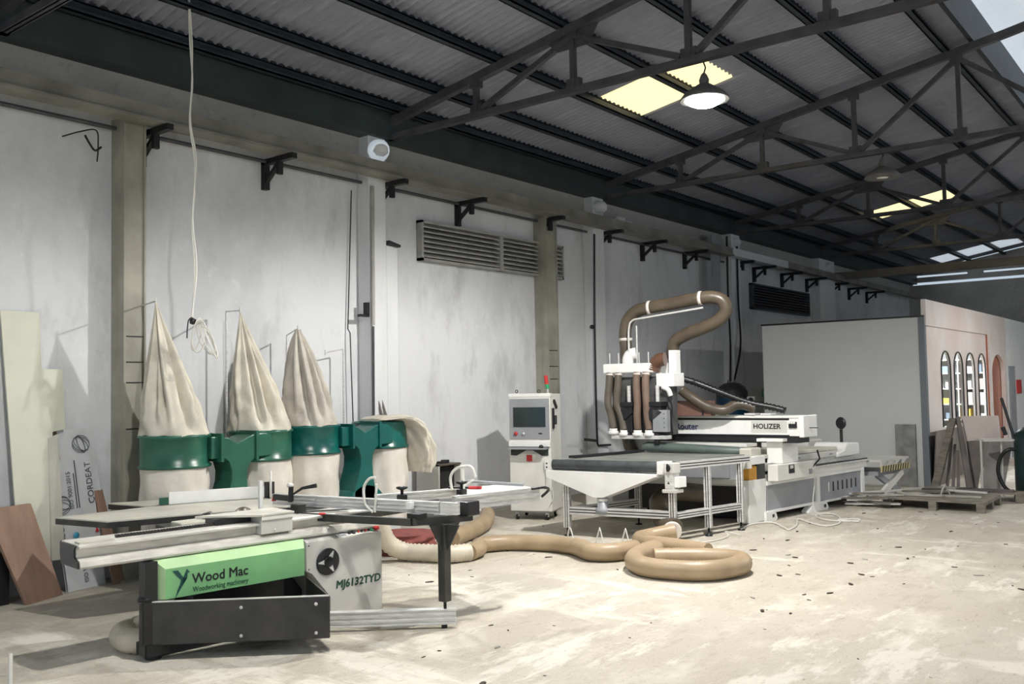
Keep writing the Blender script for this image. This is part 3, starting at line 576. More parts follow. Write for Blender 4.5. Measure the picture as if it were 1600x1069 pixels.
# ================================================================ HOSES ON THE FLOOR
def hose(pts, r, m, name, label, cat='hose', rib=.035, group=None, n=16, parent=None, step=.016):
    P=smoothpath(pts,step); b=MB(); b.tube(P,r,n,rf=lambda k: r*(1+rib*(1 if k%2 else -1))); o=b.build(name,m,parent,base=None if parent else tuple(P[0]))
    if not parent: tag(o,label,cat,group)
    return o
hose([(-6.00,3.72,.66),(-6.05,3.68,.46),(-6.12,3.64,.28),(-6.26,3.66,.14),(-6.38,3.62,.085),(-6.33,3.50,.085),(-6.15,3.44,.085),(-5.98,3.5,.085)],.085,M['hoselt'],'suction_hose','pale ribbed hose curling onto the floor at the left end of the saw',rib=.075,step=.022)
hose([(-6.95,6.55,.62),(-6.97,6.63,.40),(-6.98,6.75,.20),(-6.90,6.92,.10),(-6.68,7.02,.09),(-6.45,7.10,.09),(-6.34,7.30,.09)],.09,M['hoselt'],'suction_hose','pale ribbed hose bending onto the floor behind the saw outrigger post',rib=.075,step=.022)
hose([(-6.34,7.28,.09),(-6.40,7.5,.09),(-6.53,7.7,.09),(-6.36,8.0,.088),(-5.95,8.17,.088),(-5.60,8.15,.088)],.086,M['hose'],'floor_hose','long straight length of tan hose on the floor toward the coil',rib=.012)
hose([(-5.60,8.15,.09),(-5.5,8.1,.092),(-5.27,7.97,.092),(-5.08,8.1,.092),(-5.0,8.38,.092)],.092,M['hose'],'floor_hose','thicker short length of tan hose between the straight hose and the coil',rib=.03)
hose([(-4.84,8.52,.09),(-4.83,8.25,.09),(-4.74,7.92,.092),(-4.60,7.71,.092),(-4.36,7.58,.092),(-3.99,7.66,.092),(-3.80,7.86,.092),(-3.74,8.15,.092),(-3.86,8.36,.092),(-4.18,8.32,.092),(-4.45,8.16,.092),(-4.60,8.05,.092)],.092,M['hose'],'floor_hose','tan hose coiled in a loop on the open floor',rib=.03)
hose([(-5.04,9.3,.15),(-5.25,9.12,.10),(-5.27,8.92,.09),(-5.05,8.76,.088),(-4.72,8.73,.088),(-4.31,8.64,.088)],.086,M['hose'],'floor_hose','tan hose end lying behind the coil below the feed table corner',rib=.015)
hose([(-7.9,9.45,.12),(-7.55,9.0,.11),(-7.3,8.5,.1),(-7.15,8.1,.1),(-7.05,7.8,.1)],.1,M['hose'],'floor_hose','brown hose on the floor running behind the saw to the control cabinet',rib=.01)
hose([(-5.06,9.36,.17),(-5.2,9.42,.18),(-5.35,9.55,.26),(-5.45,9.68,.36),(-5.5,9.8,.40),(-5.48,10.1,.48),(-5.3,10.6,.42)],.11,M['hosedk'],'machine_hose','brown hose rising from the floor coil to beneath the feed table',rib=.03)
o=MB().lathe((-5.06,9.28,.15),[(.092,-.02),(.104,-.02),(.104,.02),(.092,.02)],24,(-.45,.85,.1)).build('hose_clamp',M['clampw']); tag(o,'white and red hose clamp on the hose at the feed table corner','clamp')
# reddish sack seen under the outrigger
o=MB(); lowbag(o,(-7.25,7.3),.30,.0,.22,5,wr=.06); o=o.build('red_sack',mat('dull red woven sack',(.30,.09,.08),.9,0,.2,8,bump=.5)); tag(o,'dull red sack on the floor behind the saw outrigger','sack')
# ================================================================ CONTROL CABINET
a_=math.radians(19); KF=Fr((-7.82,9.85),(math.cos(a_),math.sin(a_)),(-math.sin(a_),math.cos(a_)))
KU=KF.u; KN=-KF.v
kc=thing('control_cabinet','white machine control cabinet with dark screen and red and green signal light','control cabinet',(-7.82,9.85,0))
MB().box(0,.585,0,.50,.12,1.69,KF).build('cabinet_body',M['cream'],kc,bevel=.008)
MB().box(-.006,.59,-.006,.1,1.655,1.70,KF).build('top_cap',M['white'],kc,bevel=.004)
sp=MB().box(.012,.573,-.012,.0,1.085,1.63,KF).build('screen_panel',M['greyp'],kc,bevel=.004)
MB().box(.065,.52,-.018,-.01,1.25,1.515,KF).build('screen',M['screen'],sp)
for a,mm,r in ((.10,'red',.026),(.21,'alu',.02)): MB().lathe(KF(a,-.012,1.16),[(0,0),(r,0),(r,.012),(r*.75,.022),(0,.024)],18,KN).build('push_button',M[mm],sp)
MB().box(.42,.47,-.016,-.01,1.155,1.17,KF).build('port_slot',M['ink'],sp)
MB().box(0,.585,-.035,.0,.985,1.06,KF).build('shelf_lip',M['white'],kc,bevel=.006)
kt=MB().box(.03,.55,-.13,.0,.955,.975,KF).build('keyboard_tray',M['greyp'],kc)
b=MB(); b.prism([KF(a,-.012,z) for a,z in [(.02,.96),(.02,.87),(.10,.865),(.17,.90),(.24,.935),(.33,.935),(.40,.90),(.46,.865),(.55,.87),(.55,.96)]],KF.v*.013); b.build('tray_recess',M['screen'],kc)
MB().box(.20,.38,-.016,.0,.80,.885,KF).build('logo_plate',M['cream'],kc); MB().box(.245,.325,-.02,-.01,.79,.875,KF).build('red_badge',M['red'],kc)
MB().lathe(KF(.48,-.10,.975),[(0,0),(.032,0),(.03,.025),(.015,.04),(0,.042)],16).build('mouse',M['black'],kt)
sk=MB().box(.50,.56,-.03,.0,.68,.80,KF).build('socket',M['white'],kc)
for z in (.715,.765): MB().box(.52,.54,-.033,-.028,z-.01,z+.01,KF).build('socket_hole',M['ink'],sk)
MB().tube(smoothpath([KF(.53,-.03,.69),KF(.55,-.05,.62),KF(.54,-.04,.50),KF(.60,-.03,.44),KF(.61,-.02,.30),KF(.56,-.03,.22),KF(.54,-.03,.14)],.03),.006,6).build('power_cord',M['cream'],kc)
MB().bar(KF(.595,.14,1.60),KF(.595,.26,1.50),.03,.04).build('door_latch',M['black'],kc)
hk=MB().box(.585,.61,.07,.13,1.22,1.50,KF).build('pendant_holder',M['black'],kc,bevel=.01)
MB().tube([KF(.63,.08,1.28),KF(.63,.09,1.40)],.022,10).build('hand_controller',M['black'],hk)
MB().box(.02,.565,.02,.48,.10,.13,KF).build('base_skirt',M['greyp'],kc)
for a,bb in ((.08,.06),(.5,.06),(.08,.44),(.5,.44)):
    c=MB().lathe(KF(a-.012,bb,.04),[(0,0),(.04,0),(.04,.024),(0,.024)],18,KU).build('caster',M['rubber'],kc); MB().box(a-.02,a+.02,bb-.02,bb+.02,.04,.105,KF).build('caster_fork',M['alu'],c)
sl=MB().cyl(KF(.52,.12,1.69),KF(.52,.12,1.76),.012,10).build('signal_light',M['alu'],kc)
MB().cyl(KF(.52,.12,1.76),KF(.507,.12,1.82),.026,14).build('green_segment',M['greenbtn'],sl); MB().cyl(KF(.507,.12,1.82),KF(.495,.12,1.94),.026,14).build('red_segment',M['red'],sl)
for a in (.08,.40):
    MB().tube([KF(a,.10,1.73)+V((math.cos(q)*.02,0,math.sin(q)*.02)) for q in [i*math.pi/6 for i in range(13)]],.005,6).build('lifting_eye',M['darksteel'],kc)
# ================================================================ CNC ROUTER: feed table
TF=Fr((-5.117,9.409),(-.982,-.191),(.225,.974)); TU=TF.u; TV=TF.v
ft=thing('feed_table','aluminium framed feed table with white funnel chute in front of the router','feed table',(-5.117,9.409,0))
def extf(mb,p,q,w,h,n=2):
    """aluminium profile bar with dark grooves"""
    p=V(p);q=V(q); mb.cur=1; mb.bar(p,q,w-.012,h-.012); mb.cur=0; d=(q-p).normalized(); upv=V((0,0,1)) if abs(d.z)<.9 else TU
    sd=d.cross(upv).normalized(); uu=sd.cross(d).normalized(); k=.24
    for su in (-1,0,1):
        for ss in (-1,0,1):
            if su==0 and ss==0: continue
            mb.bar(p+sd*ss*(w/2-w*k/2)+uu*su*(h/2-h*k/2), q+sd*ss*(w/2-w*k/2)+uu*su*(h/2-h*k/2), w*k if ss else w*.20, h*k if su else h*.20, upv)
    return mb
AL=[M['alu'],M['aludark']]
for a,bb,z1 in ((.0,.0,.58),(1.31,.0,.70),(.0,.62,.82),(.0,1.23,.82),(1.31,1.23,.82)):
    extf(MB(),TF(a,bb,.10),TF(a,bb,z1),.075,.075).build('leg',AL,ft)
    MB().lathe(TF(a,bb,0),[(0,0),(.045,0),(.045,.012),(.012,.02),(.012,.10),(0,.10)],14).build('levelling_foot',M['darksteel'],ft)
extf(MB(),TF(.04,0,.305),TF(1.27,0,.305),.07,.09).build('lower_rail',AL,ft); extf(MB(),TF(0,.04,.295),TF(0,1.20,.295),.07,.075).build('lower_rail',AL,ft); extf(MB(),TF(1.31,.04,.295),TF(1.31,1.20,.295),.07,.075).build('lower_rail',AL,ft)
extf(MB(),TF(.0,.11,.86),TF(.0,1.40,.855),.07,.085).build('side_rail',AL,ft); extf(MB(),TF(1.50,.05,.86),TF(1.50,1.40,.855),.06,.08).build('side_rail',AL,ft)
MB().tube([TF(.18,.02,.845),TF(1.50,.02,.845)],.062,24).build('belt_roller',mat('dark grey conveyor belt',(.05,.06,.062),.5,0,.4,7),ft)
MB().box(.10,1.48,.03,1.50,.885,.90,TF).build('belt',mat('grey green conveyor belt top',(.20,.21,.19),.55,0,.25,3),ft)
MB().box(1.44,1.52,.3,1.55,.905,.935,TF).build('side_guard',M['black'],ft)
b=MB(); b.prism([TF(a,-.07,z) for a,z in [(1.53,.78),(.16,.765),(.16,.73),(.80,.475),(.92,.475),(1.53,.70)]],TV*.16); b.build('chute_hopper',M['white'],ft,bevel=.004)
MB().lathe(TF(.86,.01,.285),[(0,0),(.085,0),(.085,.06),(.065,.07),(.062,.19),(0,.19)],24).build('chute_outlet',M['greyp'],ft); MB().lathe(TF(.86,.01,.43),[(.066,0),(.07,.01),(.066,.03)],20).build('outlet_clamp',M['alu'],ft)
# gear motor on the corner
gmr=MB().box(-.05,.05,-.06,.06,.60,.80,TF).build('drive_motor',M['alu'],ft,bevel=.012); MB().box(-.085,.07,-.075,.07,.56,.60,TF).build('motor_flange',M['cab'],gmr,bevel=.005)
MB().box(-.10,.035,-.03,.10,.62,.74,TF).build('motor_terminal_box',M['white'],gmr,bevel=.006)
b=MB(); b.prism([TF(.015,-.0615,.66),TF(-.015,-.0615,.66),TF(.0,-.0615,.69)],TV*-.001); b.build('warning_triangle',M['ink'],gmr)
MB().box(-.07,.05,-.07,.05,.78,.90,TF).build('gearbox',M['cab'],gmr,bevel=.01); MB().lathe(TF(-.0,-.07,.845),[(.018,0),(.042,0),(.045,.006),(.018,.008)],24,-TV).build('gearbox_ring',M['ink'],gmr); MB().box(.06,.16,-.03,.10,.76,.91,TF).build('bearing_block',M['white'],ft,bevel=.006)
# ================================================================ CNC ROUTER: machine
BF=Fr((-4.866,11.236),(-.982,-.191),(.1448,.9895)); BU=BF.u; BV=BF.v
rt=thing('cnc_router','white gantry router with grey side panels and a tall head of brown hoses','cnc router',(-4.866,11.236,0))
MB().box(.03,1.95,.0,2.84,.46,.60,BF).build('bed_frame',M['white'],rt); 
b=MB(); b.prism([BF(0,y,z) for y,z in [(-.24,.02),(.20,.02),(.20,.06),(.15,.12),(.17,.52),(.15,.56),(-.24,.56)]],BU*.12); b.build('front_leg',M['white'],rt,bevel=.006)
b=MB(); b.prism([BF(1.83,y,z) for y,z in [(-.24,.02),(.20,.02),(.17,.56),(-.24,.56)]],BU*.12); b.build('front_leg',M['white'],rt)
def foot(y0,y1,y2,y3,a0=-.02):
    b=MB(); b.prism([BF(a0,y,z) for y,z in [(y0,.0),(y3,.0),(y3+.03,.03),(y3,.09),(y3-.08,.13),(y2,.13),(y2,.50),(y1,.50),(y1,.14),(y1-.12,.11),(y0,.03)]],BU*.1); return b.build('bed_foot',M['white'],rt,bevel=.005)
f_=MB(); f_.prism([BF(-.03,y,z) for y,z in [(.10,0),(.34,0),(.37,.03),(.34,.10),(.26,.13),(.10,.13)]],BU*.12); f_=f_.build('bed_foot',M['white'],rt,bevel=.006); MB().box(-.035,-.02,.24,.28,.05,.09,BF).build('foot_slot',M['ink'],f_)
for (q0,q1,q2,q3) in ((1.19,1.44,1.52,1.71),(2.45,2.77,2.85,2.99)):
    o=foot(q0,q1,q2,q3); MB().box(-.03,-.02,q3-.10,q3-.06,.04,.08,BF).build('foot_slot',M['ink'],o); foot(q0,q1,q2,q3,1.85)
s1=MB().box(.0,.02,.185,1.41,.135,.475,BF).build('side_panel',M['greyp'],rt); s2=MB().box(.0,.02,1.55,2.75,.125,.455,BF).build('side_panel',M['greyp'],rt)
for k in range(7):
    y=1.78+.135*k; MB().box(-.004,.001,y,y+.03,.24,.37,BF).build('tool_slot',M['ink'] if k else M['cream'],s2)
b=MB(); b.box(-.015,.03,.17,1.44,.105,.14,BF); b.box(-.015,.03,1.52,2.77,.10,.13,BF); b.box(-.015,.03,.17,2.85,.465,.515,BF); b.build('panel_frame',M['white'],rt)
MB().box(.3,1.7,.3,2.7,.02,.14,BF).build('bed_crossmember',M['black'],rt)
MB().box(.05,1.9,.1,.16,.12,.46,BF).build('front_beam_lower',M['black'],rt)
MB().box(.12,1.83,-.12,-.06,.55,.76,BF).build('front_plate',M['greyp'],rt)
MB().box(.12,1.83,-.2,-.12,.50,.56,BF).build('front_cross_tube',M['cream'],rt)
fp=MB().box(.30,1.7,-.14,-.12,.575,.755,BF).build('front_name_plate',M['greyp'],rt); text('HOLIZER',.10,BF(1.40,-.143,.64),-BU,UP,M['ink'],fp,sx=.9)
MB().box(-.0,.10,-.22,-.04,.56,.735,BF).build('orange_cover',M['orange'],rt,bevel=.01); MB().box(.0,.12,-.04,.15,.56,.76,BF).build('cable_chain_end',M['black'],rt)
MB().box(-.02,.05,.30,2.92,.515,.60,BF).build('lower_guide_rail',M['cream'],rt); MB().box(-.035,.03,.30,2.94,.60,.625,BF).build('upper_guide_rail',M['alu'],rt); MB().box(-.025,.0,.3,2.95,.625,.64,BF).build('guide_strip',M['black'],rt)
MB().box(.04,1.9,.22,2.9,.64,.74,BF).build('table_base',M['alu'],rt)
MB().box(.02,.06,.85,2.14,.72,.80,BF).build('rack_profile',M['cab'],rt,bevel=.004)
MB().box(.08,1.85,.0,2.25,.80,.845,BF).build('work_table',M['castiron'],rt,bevel=.004)
b=MB(); b.prism([BF(-.01,y,z) for y,z in [(2.10,.70),(2.75,.70),(2.75,.88),(2.36,.90),(2.28,.80),(2.10,.77)]],BU*.45); b.build('end_cover',M['white'],rt,bevel=.02)
MB().box(.5,1.3,2.3,2.7,.80,.93,BF).build('rear_tray',M['cab'],rt,bevel=.01); MB().box(.9,1.25,1.75,1.95,.845,.94,BF).build('clamp_rail',M['black'],rt); MB().box(.6,.9,1.75,1.95,.845,.93,BF).build('clamp_cover',M['white'],rt,bevel=.02)
# label marks on rack profile
for k in range(2): MB().box(.015,.02,1.0+.9*k,1.08+.9*k,.75,.77,BF).build('rail_tag',M['greyp'],rt)
# rear scissor / outfeed
# gantry
MB().box(-.13,-.0,.21,1.19,.515,.73,BF).build('carriage_box',M['cream'],rt,bevel=.01)
bl=MB().box(-.135,-.13,.48,.62,.60,.71,BF).build('warning_label',M['black'],rt); MB().box(-.138,-.135,.51,.59,.66,.70,BF).build('label_icon',M['cab'],bl)
MB().box(-.135,-.13,1.00,1.08,.55,.62,BF).build('carriage_label',M['greyp'],rt)
MB().tube([BF(-.12,1.12,.64),BF(-.16,1.24,.74),BF(-.14,1.22,.86)],.012,8).build('black_cord',M['black'],rt)
MB().box(-.10,.10,.39,.80,.73,1.02,BF).build('gantry_column',M['white'],rt,bevel=.01); MB().box(-.16,.18,.30,.88,1.02,1.06,BF).build('column_cap',M['white'],rt,bevel=.005)
MB().box(1.75,1.95,.39,.80,.60,1.06,BF).build('gantry_column',M['white'],rt)
GF=Fr(tuple(BF(0,.40,0)),(-.9945,-.105),(.1448,.9895)); GU=GF.u
gb=MB().box(-.36,2.15,.0,.32,1.09,1.355,GF).build('gantry_beam',M['white'],rt,bevel=.006)
MB().box(-.33,1.9,-.012,.01,1.325,1.345,GF).build('beam_ledge',M['cream'],gb); MB().box(-.20,1.9,-.004,.0,1.295,1.322,GF).build('beam_groove',M['black'],gb); MB().box(-.20,1.9,-.004,.0,1.09,1.105,GF).build('beam_groove',M['black'],gb)
MB().box(-.30,1.9,.02,.3,1.0,1.09,GF).build('beam_underside',M['black'],gb)
MB().box(-.395,-.33,-.02,.33,1.075,1.36,GF).build('beam_end_cap',M['white'],gb,bevel=.01)
text('Router',.125,GF(1.37,-.006,1.165),-GU,UP,M['inkb'],gb,bold=.004,sx=.92)
pl=MB().box(-.17,.30,-.006,.001,1.135,1.285,GF).build('maker_plate',M['cab'],gb); text('HOLIZER',.092,GF(.275,-.009,1.185),-GU,UP,M['ink'],pl,sx=.98,bold=.005)
MB().box(-.30,-.20,-.02,.0,1.195,1.275,GF).build('cable_gland_plate',M['black'],gb)
for k in range(3): MB().lathe(GF(-.215-.03*k,-.018,1.262),[(0,0),(.014,0),(.014,.012),(0,.014)],10,-GF.v).build('gland',M['white'],gb)
MB().box(-.50,-.395,.12,.14,1.19,1.2,GF).build('rod_end',M['black'],gb)
# green-grey pressure roller / dust hose lying before the beam
MB().tube([BF(1.52,-.02,.95),BF(1.45,-.02,.955),BF(.25,.0,.905),BF(.12,.0,.90)],[.05,.07,.065,.05],18).build('pressure_roller',M['hosegreen'],rt)
MB().box(.02,.18,-.12,.12,.84,.96,BF).build('roller_bracket',M['castiron'],rt,bevel=.02)
MB().box(-.06,.02,-.42,.05,.76,.86,BF).build('linear_actuator',M['white'],rt,bevel=.006); MB().box(-.08,.04,-.42,-.30,.72,.875,BF).build('actuator_end',M['cream'],rt,bevel=.006)
MB().box(.2,1.6,.1,.35,.96,1.0,BF).build('inner_cross_rail',M['cream'],rt); MB().box(.3,1.65,.05,.12,.86,.90,BF).build('clamp_bar',M['alu'],rt)
# spindle head
HF=Fr(tuple(BF(0,-.10,0)),(-.9877,-.1564),(.1448,.9895)); HU=HF.u
hd=MB().box(1.30,2.03,-.04,.22,1.955,2.085,HF).build('head_manifold',M['white'],rt,bevel=.015)
MB().box(1.27,1.45,.10,.40,1.85,2.09,HF).build('head_side_box',M['white'],hd,bevel=.02)
for a in (1.95,1.82,1.52,1.385): MB().cyl(HF(a,.0,2.08),HF(a,.0,2.23),.009,8).build('guide_rod',M['alu'],hd)
for k,(a0,a1,z1,mm) in enumerate(((1.955,1.90,1.17,'hosedk'),(1.825,1.74,1.15,'hosedk'),(1.555,1.545,1.15,'hosedk'),(1.425,1.38,1.15,'hosedk'))):
    P=smoothpath([HF(a0,-.0,1.96),HF(a0-.0,-.02,1.80),HF(a0-.005+(.02 if k<2 else -.01),-.03,1.55),HF((a0+a1)/2,-.03,1.38),HF(a1,-.03,z1+.04)],.012)
    b=MB(); b.tube(P,.05,16,rf=lambda q: .052*(1+.04*(1 if q%2 else -1))); h_=b.build('suction_hose',mat('brown clear hose %d'%k,((.13,.11,.085) if k<2 else (.19,.13,.10)),.3,0,.3,4),rt)
    MB().lathe(HF(a1,-.03,z1-.02),[(0,-.03),(.075,-.03),(.075,.01),(.056,.015),(.056,.05),(0,.05)],20).build('hose_boot',M['white'],h_)
    MB().lathe(HF(a0,0,1.935),[(.054,-.01),(.058,0),(.054,.02)],18).build('hose_collar',M['clampw'],h_)
MB().box(1.12,1.98,.08,.20,1.12,1.9,HF).build('spindle_back_plate',mat('dark machine back plate',(.10,.10,.10),.5,.2,.4,8),rt)
for a in (1.68,1.27):
    s_=MB().box(a-.07,a+.07,-.05,.10,1.14,1.50,HF).build('spindle',M['darksteel'],rt,bevel=.01); MB().cyl(HF(a,.0,1.5),HF(a,.0,1.78),.028,12).build('air_cylinder',M['alu'],s_)
    MB().box(a-.09,a+.09,-.06,.1,1.50,1.56,HF).build('spindle_clamp',M['black'],s_)
    MB().prism([HF(a-.1,-.07,1.42),HF(a+.05,-.07,1.30),HF(a+.12,-.07,1.34),HF(a+.06,-.07,1.50)],HF.v*.03).build('black_bracket',M['black'],s_)
    MB().cyl(HF(a+.0,-.03,1.0),HF(a+.0,-.03,1.14),.04,14).build('spindle_nose',M['darksteel'],s_)
MB().box(1.10,1.30,-.07,-.0,1.16,1.45,HF).build('perforated_cover',M['greyp'],rt); 
for k in range(4): MB().lathe(HF(1.14,-.072,1.22+.06*k),[(0,0),(.007,0),(.007,.003),(0,.003)],8,-HF.v).build('cover_screw',M['ink'],rt)
MB().box(1.12,1.90,-.08,.06,1.06,1.11,HF).build('brush_plate',M['alu'],rt,bevel=.005)
MB().box(1.05,1.30,.02,.26,1.76,1.94,HF).build('motor_box',M['white'],rt,bevel=.01); MB().box(1.10,1.20,.16,.26,1.94,2.25,HF).build('vertical_cover',M['white'],rt)
MB().tube(smoothpath([HF(1.20,.0,1.76),HF(1.12,.0,1.72),HF(1.10,.02,1.64)],.02),.035,12).build('white_elbow_small',M['white'],rt)
MB().tube(smoothpath([HF(1.10,-.03,1.62),HF(1.06,-.02,1.5),HF(1.07,-.02,1.3),HF(1.07,0,1.12)],.03),.012,8).build('loop_cord',M['black'],rt)
# steel support arm, elbow and overhead hose
ar=MB(); ar.tube(smoothpath([HF(1.66,.0,2.08),HF(1.665,.0,2.38),HF(1.655,.0,2.58),HF(1.60,.0,2.67),HF(1.40,.0,2.70),HF(.62,.02,2.79)],.03),.014,8); ar.build('support_arm',M['alu'],rt); MB().tube([HF(1.58,.05,2.08),HF(1.58,.05,2.60)],.012,8).build('arm_brace',M['alu'],rt)
MB().tube(smoothpath([HF(1.72,.05,2.07),HF(1.715,.05,2.15),HF(1.68,.06,2.21),HF(1.61,.08,2.225)],.02),.078,18).build('white_elbow',M['white'],rt)
def rh(pts,r,name='overhead_hose',m=None):
    P=smoothpath(pts,.014); b=MB(); b.tube(P,r,18,rf=lambda q: r*(1+.045*(1 if q%2 else -1))); return b.build(name,m or M['hosedk'],rt)
oh=rh([HF(1.80,.15,2.08),HF(1.81,.15,2.30),HF(1.81,.14,2.50),HF(1.76,.13,2.68),HF(1.62,.12,2.80),HF(1.42,.1,2.84),HF(1.1,.1,2.875),HF(.75,.1,2.92),HF(.55,.12,2.93),HF(.42,.14,2.87),HF(.40,.16,2.74),HF(.52,.18,2.62),HF(.75,.2,2.53),HF(1.0,.22,2.45),HF(1.16,.25,2.37),HF(1.22,.28,2.24),HF(1.22,.30,2.15)],.085)
for p,d in ((HF(1.81,.15,2.42),(0,0,1)),(HF(1.42,.1,2.84),HU),(HF(.70,.1,2.925),HU)):
    MB().lathe(p,[(.087,-.02),(.094,-.02),(.094,.02),(.087,.02)],24,d).build('hose_clamp',M['clampw'],oh)
rh([HF(1.36,.05,1.98),HF(1.33,.05,2.06),HF(1.25,.03,2.12),HF(1.17,.03,2.13)],.09,'short_hose_end',mat('reddish brown hose',(.13,.065,.04),.35))
rh([HF(1.10,.25,1.72),HF(1.0,.3,1.62),HF(.80,.35,1.48),HF(.62,.42,1.43),HF(.48,.46,1.50),HF(.36,.48,1.50),HF(.24,.5,1.45)],.07,'beam_top_hose')
chain=MB(); chain.tube(smoothpath([HF(1.10,.30,1.86),HF(.95,.33,1.81),HF(.6,.40,1.655),HF(.3,.46,1.53),HF(-.0,.5,1.46),HF(-.15,.5,1.42)],.025),.035,8,rf=lambda q:.05 if q%2 else .036); chain.build('cable_chain',M['black'],rt)
MB().box(.75,1.55,.35,.45,1.36,1.56,HF).build('beam_back_cover',mat('brown cover board',(.16,.08,.06),.6),rt) 
rh([HF(1.93,.3,1.15),HF(1.93,.35,.95),HF(1.88,.4,.80)],.085,'rear_hose')
MB().cyl(HF(.86,.35,1.36),HF(.86,.35,1.58),.012,8).build('beam_pin',M['ink'],rt)
for a in (.2,.42): MB().box(a,a+.14,.30,.44,1.357,1.375,GF).build('beam_top_tab',M['white'],rt)
# ================================================================ behind the router
LF=Fr((-4.28,14.34),(-.982,-.191),(.1448,.9895))
lt=thing('scissor_lift_table','grey scissor lift table with yellow striped edge behind the router','lift table',(-4.28,14.34,0))
MB().box(-.05,1.3,-.1,.86,.57,.60,LF).build('platform',M['cab'],lt)
eb=MB().box(-.06,-.04,-.1,.86,.42,.51,LF).build('striped_edge',M['hazy'],lt)
for k in range(11):
    y=-.09+.085*k; MB().prism([LF(-.062,y,.42),LF(-.062,y+.035,.42),LF(-.062,y+.07,.51),LF(-.062,y+.035,.51)],LF.u*.003).build('black_stripe',M['ink'],eb)
for k in range(4):
    y=-.08+.24*k; MB().prism([LF(-.05,y,.51),LF(-.05,y+.03,.51),LF(-.05,y+.16,.57),LF(-.05,y-.0,.57)],LF.u*.02).build('rib',M['cab'],lt)
MB().bar(LF(.0,-.05,.06),LF(.0,.72,.38),.05,.10).build('scissor_arm',M['cream'],lt); MB().bar(LF(.06,.0,.38),LF(.06,.75,.06),.05,.09).build('scissor_arm',M['greyp'],lt)
MB().bar(LF(1.25,-.05,.06),LF(1.25,.72,.38),.05,.10).build('scissor_arm',M['cream'],lt)
MB().box(.02,1.28,-.05,.8,.36,.42,LF).build('platform_frame',M['greyp'],lt)
MB().box(-.03,1.3,-.1,.84,.0,.06,LF).build('lift_base',M['cream'],lt)
pd=thing('black_paddle','black round-headed paddle standing upright at the router end cover','paddle',tuple(BF(.15,2.55,.885)))
MB().cyl(BF(.15,2.55,.88),BF(.15,2.55,1.08),.022,12).build('handle',M['black'],pd)
MB().lathe(BF(.15,2.55,1.17),[(0,-.012),(.085,-.012),(.09,0),(.085,.012),(0,.012)],28,V((-.35,-.93,0))).build('paddle_head',M['black'],pd)
# white air cable on the floor
o=MB().tube(smoothpath([(-4.83,10.59,.012),(-4.9,10.95,.012),(-4.85,11.2,.012),(-4.72,11.3,.012),(-4.45,10.98,.012),(-4.34,10.86,.012),(-4.40,11.25,.012),(-4.56,11.74,.012),(-4.3,11.5,.012),(-4.07,11.38,.012),(-4.02,11.7,.012),(-4.22,12.25,.012),(-4.42,12.45,.012),(-4.5,12.2,.012),(-4.3,11.9,.012),(-4.05,11.85,.012),(-3.88,12.0,.012),(-3.95,12.15,.012),(-4.12,11.95,.012),(-3.85,11.93,.012)],.03),.011,8).build('white_cable',M['cable']); tag(o,'white cable snaking on the floor beside the router foot','cable')
o=MB().tube(smoothpath([BF(-.14,1.12,.60),BF(-.17,1.05,.40),BF(-.18,.98,.15),BF(-.25,1.0,.012),BF(-.45,.95,.012)],.03),.006,6).build('thin_cable',M['cable']); tag(o,'thin white cable hanging from the router carriage to the floor','cable')
o=MB().tube(smoothpath([(-5.0,9.35,.01),(-4.85,9.45,.01),(-4.75,9.75,.01),(-4.75,10.05,.02),(-4.82,10.12,.05),(-4.72,10.2,.02),(-4.66,10.2,.01)],.03),.007,6).build('thin_cable',M['cable']); tag(o,'thin white cable between the feed table legs on the floor','cable')
for k,(x,y,sh) in enumerate(((-5.95,8.55,0),(-5.62,8.62,1),(-5.35,8.72,2))):
    P=[(x,y,.0),(x-.03,y,.10),(x+.0,y,.21),(x+.04,y,.10),(x+.03,y,.0)] if sh==0 else [(x-.05,y,.0),(x-.0,y+.02,.20),(x+.015,y+.02,.20),(x+.08,y,.0)]
    o=MB().tube(smoothpath(P,.02),.008,6).build('plastic_strap',M['cable']); tag(o,'white plastic strap %s standing behind the long floor hose'%(('loop, left of three','folded to a peak, middle of three','folded to a peak, right of three')[k]),'strap','white straps behind the floor hose')
# ================================================================ OFFICE BOOTH
bt=thing('office_booth','grey white office booth with glossy pink facade and arched windows','booth',(-5.5,16.4,0))
MB().box(-6.95,-4.20,16.4,16.5,0,2.84).build('front_wall',M['booth'],bt); MB().box(-6.95,-6.85,16.5,23.1,0,2.84).build('rear_wall',M['booth'],bt)
MB().box(-6.97,-4.10,16.38,23.1,2.845,2.87).build('roof_panel',M['black'],bt); MB().box(-4.20,-4.10,16.39,16.5,0,2.84).build('corner_post',mat('blue grey corner post',(.16,.18,.20),.5),bt)
MB().box(-6.85,-4.2,23.0,23.1,0,2.84).build('far_wall',M['booth'],bt)
wins=[(17.42,18.08),(18.36,19.03),(19.32,20.02),(20.36,21.02)]; door=(21.55,22.85)
def archz(y,o,zs,zt):
    c=(o[0]+o[1])/2; h=(o[1]-o[0])/2; return zs+(zt-zs)*math.sqrt(max(0,1-((y-c)/h)**2))
